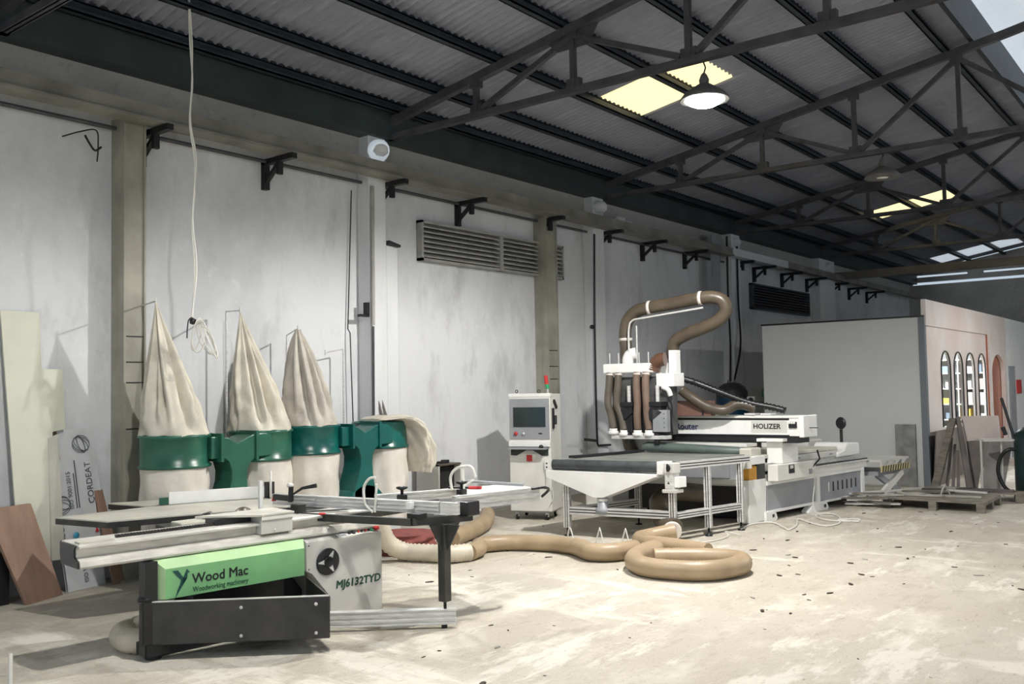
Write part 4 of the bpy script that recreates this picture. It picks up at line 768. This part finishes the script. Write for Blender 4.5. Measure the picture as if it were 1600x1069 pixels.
def facade(mb,y0,y1,z0,z1,ops,x0,x1):
    ys=set([y0,y1])
    for o in ops:
        for k in range(17): ys.add(o[0]+(o[1]-o[0])*(1-math.cos(math.pi*k/16))/2)
    ys=sorted(ys)
    for a,c in zip(ys,ys[1:]):
        m=(a+c)/2; o=next((o for o in ops if o[0]<m<o[1]),None)
        def blk(za0,za1,zb0,zb1):
            mb.hexa([(x0,a,za0),(x1,a,za0),(x1,c,zb0),(x0,c,zb0),(x0,a,za1),(x1,a,za1),(x1,c,zb1),(x0,c,zb1)])
        if o:
            blk(archz(a,o,o[3],o[4]),z1,archz(c,o,o[3],o[4]),z1)
            if o[2]>z0: blk(z0,o[2],z0,o[2])
        else: blk(z0,z1,z0,z1)
ops=[(a,c,.95,1.98,2.29) for a,c in wins]
b=MB(); facade(b,16.42,21.24,.9,2.70,ops,-4.15,-4.11); fac=b.build('arched_window_panel',M['facade'],bt)
b=MB(); facade(b,21.24,23.1,.0,3.14,[(door[0],door[1],.0,1.9,2.30)],-4.15,-4.075); b.build('doorway_panel',M['facade'],bt)
MB().box(-4.15,-4.075,16.42,21.24,2.70,3.14).build('top_fascia',M['facade'],bt); MB().box(-4.145,-4.08,21.20,21.26,.9,2.72).build('recess_edge',M['terra'],bt)
MB().box(-4.15,-4.12,16.42,21.24,.0,.9).build('lower_panel',M['woodgr'],bt)
for (a,c) in wins:
    o=(a,c,.95,1.98,2.29); pts=[(-4.10,a,.95)]+[(-4.10,a+(c-a)*(1-math.cos(math.pi*k/12))/2,archz(a+(c-a)*(1-math.cos(math.pi*k/12))/2,o,1.98,2.29)) for k in range(13)]+[(-4.10,c,.95)]
    f=MB().tube(pts,.013,6).build('window_frame',M['black'],bt); MB().prism([(-4.13,p[1],p[2]) for p in pts],(.005,0,0)).build('window_pane',M['glass'],f)
MB().box(-4.19,-4.16,21.4,23.0,0,2.5).build('door_backing',M['terra'],bt)
# interior lit by an added lamp
sh=thing('office_shelf','shelf unit of boxes seen through the arched booth windows','shelf',(-5.3,22.75,0))
for z in (.5,.85,1.2,1.55,1.9,2.2): MB().box(-6.3,-4.3,22.55,22.95,z,z+.03).build('shelf_board',M['cab'],sh)
for x in (-6.3,-5.64,-4.97,-4.3): MB().box(x-.015,x+.015,22.56,22.95,0,2.25).build('shelf_side',M['cab'],sh)
cols=['yellow','cream','bluegrey','woodlt','marble','white','marble','cab']
rr=random.Random(5)
for z in (.53,.88,1.23,1.58,1.93):
    for x0 in (-6.28,-5.62,-4.95):
        x=x0+.02
        while x<x0+.5:
            w=min(rr.uniform(.12,.3),x0+.60-x); h=rr.uniform(.12,.26); k=rr.randrange(8)
            if w<.06: break
            o=MB().box(x,x+w,22.6,22.9,z,z+h).build('storage_box',M[cols[k]]); tag(o,'small stored box on the shelves inside the pink booth','box','boxes on the office shelves'); x+=w+rr.uniform(.02,.1)
ol=bpy.data.lights.new('office_fill_light','AREA'); ol.shape='RECTANGLE'; ol.size=.3; ol.size_y=3; ol.energy=170; olo=bpy.data.objects.new('office_fill_light',ol); COL.objects.link(olo); olo.location=(-5.2,20.5,2.76)  # unseen area light put in to brighten the booth interior
oc=MB().box(-5.35,-5.05,19.0,22.0,2.79,2.84).build('added_ceiling_light',M['white']); tag(oc,'unseen ceiling light panel added to light the pink booth interior','ceiling light')
# white partition further right with a door and a red picture
pw=thing('white_partition','bright white partition wall right of the pink facade','partition',(-4.1,25.2,0))
MB().box(-4.15,-4.09,23.12,28,0,3.14).build('partition_panel',M['white'],pw); MB().box(-4.095,-4.07,23.36,24.05,0,2.06).build('grey_door',M['greyp'],pw)
o=MB().box(-4.088,-4.06,24.25,24.75,1.42,1.74).build('wall_sign',M['red']); tag(o,'small red framed sign on the white partition','sign')
# slab leaning on the booth wall
o=MB().hexa([(-4.60,16.26,0),(-4.29,16.26,0),(-4.29,16.30,0),(-4.60,16.30,0),(-4.62,16.34,1.04),(-4.29,16.34,1.04),(-4.29,16.38,1.04),(-4.62,16.38,1.04)]).build('grey_slab',M['cab'] if 0 else mat('rough grey slab',(.26,.26,.25),.8,0,.3,7,bump=.3)); tag(o,'rough grey slab leaning against the white booth wall','slab')
# leaning panels in front of the facade
def leaner(nm,p0,p1,q0,q1,th,m,label,cat='board'):
    p0,p1,q0,q1=map(V,(p0,p1,q0,q1)); n=(p1-p0).cross(q0-p0).normalized()*th
    o=MB().hexa([p0,p1,p1+n,p0+n,q0,q1,q1+n,q0+n]).build(nm,m,bevel=.002); return tag(o,label,cat)
leaner('panel_board',(-3.95,15.80,.0),(-3.83,15.80,0),(-3.63,15.86,1.17),(-3.53,15.86,1.17),.09,M['wood'],'thick weathered plank forming the left side of the tented boards')
leaner('panel_board',(-3.42,15.80,0),(-3.33,15.84,0),(-3.55,15.84,1.19),(-3.50,15.88,1.19),.06,M['woodgr'],'dark grey board forming the right side of the tented boards')
for k,dx in enumerate((0,.09,.17)):
    leaner('panel_board',(-3.78+dx,16.0,0),(-3.73+dx,16.0,0),(-3.68+dx*.5,16.05,.85-.1*k),(-3.64+dx*.5,16.05,.85-.1*k),.02,M['woodgr'],'narrow grey board stacked inside the tented boards, '+('leftmost','middle one','rightmost')[k])
leaner('polished_sheet',(-3.44,16.0,.80),(-2.95,16.05,.85),(-3.50,15.98,1.20),(-2.97,16.03,1.21),.03,M['marble'],'glossy pinkish sheet leaning above the grey plywood','sheet')
leaner('plywood_sheet',(-3.37,15.95,0),(-3.30,15.95,0),(-3.44,16.03,.80),(-3.18,16.03,.83),.03,M['woodgr'],'grey plywood sheet leaning beside the tented boards','sheet')
leaner('plywood_sheet',(-3.27,16.0,0),(-2.95,16.05,0),(-3.13,16.10,.82),(-2.80,16.15,.84),.03,mat('smoky grey sheet',(.25,.23,.22),.5,0,.35,2.5),'smoky grey sheet behind the small metal table','sheet')
leaner('panel_board',(-4.07,16.45,0),(-4.05,17.2,0),(-4.0,16.45,.93),(-4.0,17.2,.93),.02,M['woodgr'],'brown board standing below the booth facade')
st=thing('metal_stand','small grey metal stand in front of the smoky sheet','stand',(-2.95,15.5,0))
MB().bar((-3.12,15.4,.86),(-2.70,15.65,.86),.3,.03).build('stand_top',M['cab'],st)
for x,y in ((-3.1,15.35),(-2.85,15.5),(-2.68,15.6)): MB().cyl((x,y,0),(x,y,.86),.018,8).build('leg',M['cab'],st)
mc=thing('dark_machine','dark round machine with looping black hose at the right edge','machine',(-2.45,15.6,0))
MB().lathe((-2.45,15.6,0),[(0,.05),(.24,.05),(.25,.1),(.25,.85),(.22,.98),(.12,1.05),(0,1.06)],32).build('tank_body',mat('very dark green enamel',(.012,.03,.03),.4,0,.3,5),mc); MB().box(-2.68,-2.22,15.35,15.85,0,.07).build('machine_base',M['black'],mc)
MB().tube(smoothpath([(-2.62,15.5,.72),(-2.75,15.45,.72),(-2.86,15.45,.60),(-2.90,15.45,.38),(-2.82,15.45,.16),(-2.70,15.45,.08)],.03),.028,10).build('black_hose',M['black'],mc)
MB().tube([(-2.66,15.55,.80),(-2.84,15.6,1.49)],.022,8).build('machine_handle',M['black'],mc); MB().tube([(-2.84,15.6,1.05),(-2.80,15.6,.93)],.03,8).build('handle_grip',M['black'],mc)
# ---------------------------------------------------------------- pallets with offcuts
def pallet(x0,x1,y0,y1,label,n=7,z=0,rot=None):
    t=thing('wooden_pallet',label,'pallet',((x0+x1)/2,(y0+y1)/2,z),'wooden pallets')
    for k in range(n):
        yy=y0+(y1-y0)*k/n; MB().box(x0,x1,yy,yy+(y1-y0)/n-.02,z+.12,z+.142).build('deck_board',M['wood'],t)
    for xx in (x0,(x0+x1)/2-.05,x1-.1):
        MB().box(xx,xx+.1,y0,y1,z+.10,z+.12).build('stringer',M['wood'],t)
        for yy in (y0,(y0+y1)/2-.05,y1-.1): MB().box(xx,xx+.1,yy,yy+.1,z+.0,z+.10).build('block',M['wood'],t)
    return t
pallet(-4.02,-2.72,13.52,14.62,'low wooden pallet nearest the router end, littered with offcuts')
pallet(-3.85,-2.48,14.85,15.9 if 0 else 15.25,'wooden pallet behind the first one, half covered by boards')
rr=random.Random(11)
for k,(x,y,a,l,w,m,lb) in enumerate(((-3.35,13.95,.15,1.0,.09,'woodlt','pale long offcut strip lying on the front pallet'),(-3.6,14.25,.5,.7,.12,'wood','brown offcut board lying askew on the front pallet'),(-3.1,14.3,-.2,.55,.06,'cab','grey metal strip lying on the front pallet'),
    (-3.75,14.05,-.4,.5,.14,'woodlt','short pale offcut at the left end of the front pallet'),(-3.3,14.55,.05,.9,.05,'aludark','thin grey bar at the back of the front pallet'),(-3.0,14.98,.1,.75,.20,'woodgr','grey board lying on the rear pallet'),(-3.4,15.05,-.15,.5,.12,'woodlt','light plank piece lying on the rear pallet'))):
    z=.145+(.02*(k%3) if k<5 else 0); d=V((math.cos(a),math.sin(a),0))*l/2
    o=MB().bar(V((x,y,z+.012))-d,V((x,y,z+.012))+d,w,.022).build('offcut',M[m]); tag(o,lb,'offcut')
for k in range(9):
    x=-4.30+rr.uniform(0,.25); y=13.4+rr.uniform(0,.5); a=rr.uniform(-.6,.8); l=rr.uniform(.4,.95); d=V((math.cos(a),math.sin(a),0))*l/2; z=.012+.02*k
    o=MB().bar(V((x,y,z)) -d,V((x,y,z+.03))+d,rr.uniform(.05,.13),.018).build('offcut',M[('woodlt','cab','wood')[k%3]]); tag(o,'loose offcut in the low heap between the router and the pallet','offcut','offcuts heaped beside the pallet')
o=MB().tube(smoothpath([(-3.33,13.8,.16),(-3.30,13.85,.28),(-3.28,13.9,.30),(-3.25,14.0,.18)],.03),.012,6).build('bent_strap',M['woodlt']); tag(o,'bent metal strap standing up on the front pallet','strap')
# ================================================================ TANK AND FAR WALL
tk=thing('pressure_tank','blue pressure tank with dark top standing behind the router','tank',(-7.96,17.2,0))
MB().lathe((-7.96,17.2,0),[(0,.15),(.24,.17),(.31,.28),(.31,1.50)],40).build('tank_shell',M['tankblue'],tk); MB().lathe((-7.96,17.2,0),[(.312,1.50),(.305,1.62),(.25,1.72),(.14,1.785),(0,1.80)],40).build('tank_dome',mat('dark tank dome',(.03,.035,.035),.5,0,.3,5),tk)
for a in (.5,2.6,4.7): MB().cyl((-7.96+.2*math.cos(a),17.2+.2*math.sin(a),0),(-7.96+.2*math.cos(a),17.2+.2*math.sin(a),.25),.02,8).build('leg',M['tankblue'],tk)
for dx in (-.06,.06): MB().lathe((-7.96+dx,17.2,1.77),[(0,0),(.03,0),(.035,.04),(.015,.08),(0,.085)],12).build('tank_valve',M['woodgr'],tk)
for k,(xa,ya,yb,lb) in enumerate(((-8.40,18.12,17.22,'left'),(-8.40,18.62,17.28,'right'))):
    o=MB().tube(smoothpath([(xa,ya,4.9),(xa,ya-.02,3.6),(xa+.08,ya-.15,2.6),(-8.0+.06*k,yb,1.83)],.1),.022,8).build('hanging_cable',M['rubber']); tag(o,'thick black cable running down to the blue tank, '+lb+' of two','cable')
b=MB(); b.box(-8.44,-8.40,17.40,17.75,3.43,4.85); o=b.build('wall_duct',M['greyp']); tag(o,'narrow grey duct on the third pillar above the tank','duct')
gf=thing('pedestal_fan','dull green covered fan head on a thin stand beside the booth','fan',(-7.12,17.0,0))
MB().lathe((-7.12,17.05,1.59),[(0,-.05),(.09,-.06),(.145,-.03),(.15,0),(.145,.03),(.09,.06),(0,.05)],28,(.5,-1,0)).build('fan_head',M['leafgreen'],gf); MB().tube(smoothpath([(-7.12,17.05,1.46),(-7.06,17.05,1.3),(-7.08,17.05,1.1),(-7.15,17.05,.03)],.05),.016,8).build('stand_pole',M['darksteel'],gf); MB().lathe((-7.15,17.05,0),[(0,0),(.15,0),(.14,.03),(0,.035)],24).build('stand_base',M['darksteel'],gf)
mb_=thing('meter_box','small grey meter box with gauges beside the blue tank','meter box',(-7.5,17.1,0)); MB().box(-7.58,-7.42,17.05,17.15,1.3,1.52).build('box_body',M['cab'],mb_); MB().box(-7.52,-7.48,17.08,17.12,0,1.3).build('box_post',M['darksteel'],mb_); MB().lathe((-7.50,17.05,1.45),[(0,0),(.05,0),(.05,.015),(0,.018)],16,(0,-1,0)).build('gauge',M['ink'],mb_)
bo=MB().lathe((-7.27,17.05,0),[(0,1.17),(.03,1.17),(.03,1.3),(.03,1.36),(.02,1.44),(.02,1.54),(0,1.545)],14).build('grease_gun',M['black']); 
tag(bo,'black and white nozzle standing between the tank and the green fan','nozzle'); bo.location.z=bo.location.z
bpy.data.objects.remove(bo)
# pipes on pillars
o=MB().tube(smoothpath([(-8.45,13.05,4.35),(-8.45,13.0,2.8),(-8.45,12.99,1.3),(-8.45,13.0,.83)],.1)+[V((-8.45,13.02,.79)),V((-8.42,13.36,.78))],.018,8).build('drop_pipe',M['black']); tag(o,'thin black pipe down the second pillar ending in an elbow','pipe')
o=MB().bar((-8.46,12.64,.91),(-8.46,12.98,.87),.03,.045).build('wall_bar',M['black']); tag(o,'short black bar left of the black pipe elbow on the second pillar','bar')
o=MB().lathe((-8.53,13.07,2.78),[(0,0),(.035,0),(.035,.05),(0,.06)],12,(0,-1,0)).build('conduit_clip',M['black']); tag(o,'small black knob on the second pillar','knob')
o=MB().tube([(-8.45,7.96,4.35),(-8.45,7.95,2.6)],.024,8).build('pillar_conduit',M['louver']); tag(o,'grey conduit down the left edge of the first pillar','conduit')
o=MB().tube([(-8.45,7.95,2.58),(-8.45,7.94,1.3)],.016,8).build('pillar_conduit',M['truss']); tag(o,'thinner lower conduit on the left edge of the first pillar','conduit')
o=MB().tube([(-8.66,7.80,4.3),(-8.66,7.72,2.55),(-8.62,7.72,2.5),(-8.60,7.74,1.3)],.008,6).build('corner_cord',M['black']); tag(o,'dark cord in the corner left of the first pillar','cord')
b=MB(); b.box(-8.55,-8.49,7.88,7.93,2.72,2.88); b.box(-8.55,-8.49,7.78,7.93,2.70,2.73); o=b.build('angle_bracket',M['darksteel']); tag(o,'small dark angle bracket left of the first pillar','bracket')
o=MB().hexa([(-8.48,8.22,3.63),(-8.42,8.22,3.66),(-8.42,8.42,3.62),(-8.48,8.42,3.62),(-8.48,8.22,3.69),(-8.42,8.22,3.69),(-8.42,8.42,3.65),(-8.48,8.42,3.66)]).build('black_scrap',M['ink']); tag(o,'ragged black scrap on the step of the first pillar','scrap')
for k in range(2):
    o=MB().bar((-8.42,8.10+.09*k,1.30),(-8.5,8.06+.06*k,1.66),.03,.03).build('leaning_pole',M['woodgr']); tag(o,'short dark pole behind the collapsed bag, '+('left','right')[k]+' of two','pole')
# cctv
cc=thing('security_camera','pair of small white security cameras under the eave','camera',(-8.5,14.0,4.7))
MB().cyl((-8.66,14.0,4.74),(-8.48,14.0,4.72),.03,10).build('mount',M['white'],cc)
for dy,dz in ((-.10,.0),(.14,-.04)): MB().lathe((-8.46,14.0+dy,4.72+dz),[(0,-.09),(.05,-.08),(.055,.06),(.045,.09),(0,.09)],16,(.5,.6,-.3)).build('camera_head',M['white'],cc)
# curled wire on the left wall, hanging white cable
o=MB().tube(smoothpath([(-8.64,4.16,4.24),(-8.6,4.31,4.31),(-8.58,4.46,4.35),(-8.6,4.49,4.2),(-8.6,4.48,4.05)],.03)+[],.007,8).build('wall_wire',M['darksteel']); tag(o,'dark curled wire fixed high on the wall left of the olive column','wire')
o=MB().tube(smoothpath([(-8.62,4.37,4.29),(-8.58,4.40,4.2),(-8.58,4.45,4.15),(-8.6,4.52,4.2)],.02),.011,8).build('wire_hook',M['black']); tag(o,'black hook at the lower end of the curled wall wire','hook')
hc=thing('hanging_cable','white cable hanging from the roof with a loose coil at its end','cable',(-7.65,4.9,2.12))
base=[(-7.65,4.87,5.52),(-7.65,4.885,5.1),(-7.65,4.91,4.72),(-7.65,4.88,4.35),(-7.65,4.93,4.0),(-7.65,4.93,3.68),(-7.65,4.905,3.38),(-7.65,4.93,2.96),(-7.65,4.905,2.5)]
MB().tube(smoothpath(base,.05),.009,6).build('cable_strand',M['cable'],hc); MB().tube(smoothpath([(p[0]+.012,p[1]+.016*math.sin(i*2.1),p[2]) for i,p in enumerate(base)],.05),.008,6).build('cable_strand',M['cable'],hc)
rr=random.Random(3)
for k in range(5):
    c=V((-7.65+.02*k,4.95+.012*k,2.36-.02*k)); P=[]
    for i in range(13):
        a=2*math.pi*i/12; q=V((.05*math.sin(a+k),.045*math.cos(a)+(.10 if k>1 else .0)*(1-math.sin(a))/2,.15*math.sin(a))); P.append(c+q+V((0,.0,-.02)))
    MB().tube(smoothpath(P,.02),.006,6).build('coil_loop',M['cable'],hc)
MB().tube(smoothpath([(-7.65,4.905,2.5),(-7.64,4.86,2.47),(-7.63,4.84,2.38),(-7.62,4.83,2.30)],.02),.006,6).build('loose_end',M['darksteel'],hc); MB().lathe((-7.65,4.91,2.46),[(0,-.03),(.028,-.02),(.03,.02),(0,.035)],10).build('tape_wrap',M['black'],hc)
# ================================================================ BOARDS AT LEFT
b=MB(); b.prism([(-8.60,3.76,.60),(-8.64,3.62,2.56),(-8.64,3.96,2.56),(-8.62,3.975,2.04),(-8.62,4.17,2.035),(-8.60,4.185,1.48),(-8.58,4.06,1.46),(-8.50,4.03,.0),(-8.50,3.78,.0)],(-.02,0,0)); o=b.build('cream_board',M['boardcream'],bevel=.002); tag(o,'tall stepped cream board leaning on the left wall','board')
o=MB().prism([(-8.58,4.02,1.40),(-8.56,4.10,1.44),(-8.50,4.14,.30),(-8.50,4.02,.30)],(-.015,0,0)).build('cream_strip',M['castiron']); tag(o,'narrow dirty cream strip beside the tall stepped board','board')
bb=MB().hexa([(-8.25,3.69,.0),(-8.39,4.07,.0),(-8.42,4.06,.0),(-8.28,3.68,.0),(-8.44,3.43,.83),(-8.56,3.86,.83),(-8.59,3.85,.83),(-8.47,3.42,.83)]).build('brown_board',M['board'],bevel=.002); tag(bb,'reddish brown plywood sheet leaning at the far left','board')
fo=thing('foam_panel','white film-covered panel printed with ISO lettering leaning beside the brown sheet','panel',(-8.5,4.3,0))
q00,q10,q01,q11=V((-8.46,4.15,0)),V((-8.52,4.54,0)),V((-8.65,4.03,1.47)),V((-8.66,4.41,1.48))
def Q(u,v): return (q00.lerp(q10,u)).lerp(q01.lerp(q11,u),v)
nn=(q10-q00).cross(q01-q00).normalized(); nn=nn if nn.x>0 else -nn
b=MB(); rows=16; colsn=8; rg=random.Random(2); grid=[]
for j in range(rows+1):
    for i in range(colsn+1): grid.append(Q(i/colsn,j/rows)+nn*(.006*math.sin(i*2.2+j*1.1)*(1-j/rows)))
fs=[(j*9+i,j*9+i+1,(j+1)*9+i+1,(j+1)*9+i) for j in range(rows) for i in range(colsn) if not (j>=13 and i<2)]
b.add(grid,fs,True); b.add([g-nn*.03 for g in grid],fs,True)
film=b.build('printed_film',M['foil'],fo)
MB().hexa([Q(.0,.80)-nn*.012,Q(.32,.80)-nn*.012,Q(.32,.80)-nn*.03,Q(0,.80)-nn*.03,Q(0.02,1)-nn*.012,Q(.32,1)-nn*.012,Q(.32,1)-nn*.03,Q(0.02,1)-nn*.03]).build('exposed_wood_corner',M['board'],fo)
tx=(Q(.3,.9)-Q(.3,.4)).normalized(); ty=-(Q(1,.5)-Q(0,.5)).normalized(); off=nn*.012
text('ISO 9001:2015',.058,Q(.42,.50)+off,tx,ty,M['foilink'],film)
text('ISO 9001:2015',.058,Q(.55,.04)+off,tx,ty,M['foilink'],film)
text('CORDEAT',.085,Q(.97,.52)+off,tx,ty,M['foilink'],film); text('ALCORDEAT',.075,Q(.10,.30)+off,tx,ty,M['foilink'],film)
for u in (.50,.56):
    MB().bar(Q(u,.50)+off,Q(u+.01,.50+.22+(.08 if u>.52 else 0))+off,.003,.010,nn).build('fine_print',M['foilink'],film)
MB().prism([Q(.80,.40)+off,Q(.98,.385)+off,Q(.98,.43)+off],nn*.001).build('navy_triangle',M['inkb'],film); MB().prism([Q(.88,.335)+off,Q(.98,.335)+off,Q(.93,.375)+off],nn*.001).build('red_triangle',M['red'],film)
MB().lathe(Q(.38,.335)+off,[(0,0),(.03,0),(.03,.001),(0,.001)],20,nn).build('blue_dot',M['blue'],film)
def globe(u,v,r,rot):
    ex=tx; ey=ty
    for k in range(4):
        P=[]
        for i in range(25):
            a=2*math.pi*i/24; p=V((r*math.cos(a),r*(.35+.2*k)*math.sin(a))); c,s=math.cos(rot+k*.5),math.sin(rot+k*.5); P.append(Q(u,v)+ex*(p.x*c-p.y*s)+ey*(p.x*s+p.y*c)+off)
        MB().tube(P,.003,4).build('globe_print',M['foilink'],film)
globe(.80,.90,.085,.3); globe(.13,.53,.085,1.2); globe(.78,.25,.08,.8)
o=MB().hexa([(-8.56,4.45,.3),(-8.57,4.60,.3),(-8.60,4.60,.3),(-8.59,4.45,.3),(-8.66,4.38,1.28),(-8.665,4.50,1.27),(-8.69,4.50,1.27),(-8.69,4.38,1.28)]).build('torn_sheet',M['foil']); tag(o,'narrow torn white panel behind the printed film panel','panel')
o=MB().hexa([(-8.41,4.56,.0),(-8.42,4.68,.0),(-8.45,4.68,.0),(-8.44,4.56,.0),(-8.62,4.47,.88),(-8.63,4.56,.88),(-8.66,4.56,.88),(-8.65,4.47,.88)]).build('brown_strip',M['board']); tag(o,'narrow brown plywood strip right of the printed film panel','board')
o=MB().box(-8.6,-8.42,3.35,3.62,0,.45).build('dark_crate',M['black']); tag(o,'dark crate at the left edge behind the brown sheet','crate')
o=thing('low_pallet','dark low pallet behind the left end of the saw','pallet',(-8.5,4.98,0))
for y in (4.98,5.1,5.22): MB().box(-8.66,-8.36,y,y+.08,0,.12).build('runner',M['blackdust'],o)
MB().box(-8.66,-8.36,4.96,5.31,.12,.16).build('deck',M['wood'],o)
sk_=thing('metal_stick','white metal rod standing upright in the bottom left corner','rod',(-5.91,2.55,0)); MB().box(-5.92,-5.90,2.54,2.56,0,.24).build('rod',M['cream'],sk_); MB().box(-5.95,-5.87,2.51,2.59,0,.012).build('rod_foot',M['greyp'],sk_)
bx_=thing('electrical_box','grey box with open dark front beside the collapsed bag','box',(-8.4,9.0,0))
b=MB(); b.box(-8.6,-8.2,8.84,8.86,.45,.80); b.box(-8.6,-8.2,9.26,9.28,.45,.80); b.box(-8.6,-8.2,8.86,9.26,.45,.47); b.box(-8.6,-8.58,8.86,9.26,.47,.78); b.build('box_shell',M['cab'],bx_); MB().box(-8.6,-8.2,8.84,9.28,.78,.80).build('box_lid',M['hosedk'],bx_)
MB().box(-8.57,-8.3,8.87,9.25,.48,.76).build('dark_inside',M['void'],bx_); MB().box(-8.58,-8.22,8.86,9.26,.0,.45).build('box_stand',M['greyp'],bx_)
tl=thing('hand_tool','dark hand tool lying on the box beside the collapsed bag','tool',(-8.35,9.0,.80)); MB().bar((-8.38,8.72+.15,.815),(-8.3,9.12,.815),.03,.03).build('tool_handle',M['black'],tl); MB().box(-8.4,-8.32,9.1,9.18,.80,.84).build('tool_head',M['darksteel'],tl)
# machine seen under the hopper
um=thing('vacuum_unit','white unit with dark slots standing behind the chute hopper','machine',(-7.25,11.2,0)); MB().box(-7.45,-7.05,11.1,11.5,.0,.55).build('unit_body',M['cream'],um,bevel=.04)
for k in range(3): MB().box(-7.12,-7.08,11.09,11.10,.2+.1*k,.26+.1*k).build('slot',M['ink'],um)
# ---------------------------------------------------------------- debris on the floor
rr=random.Random(42)
for k in range(130):
    while True:
        y=rr.uniform(3.2,13.5); x=rr.uniform(-8.2,-1.0)
        if not (-6.6<x<-4.6 and 3.2<y<6.0) and not (-7.0<x<-4.6 and y>8.8) and x>-.78*y-1.5 and x>-8.2: break
    s=rr.choice((.008,.012,.016,.024)); a=rr.uniform(0,3.14); c,sn=math.cos(a),math.sin(a); P=[]
    for i in range(6):
        q=2*math.pi*i/6; r=s*rr.uniform(.6,1.2); u_,v_=r*1.7*math.cos(q),r*.7*math.sin(q); P.append((x+u_*c-v_*sn,y+u_*sn+v_*c,.0005))
    o=MB().prism(P,(0,0,s*.35)).build('wood_chip',M['debris'] if k%5 else M['woodlt']); tag(o,'small wood chip lying on the concrete floor','wood chip','wood chips scattered on the floor')
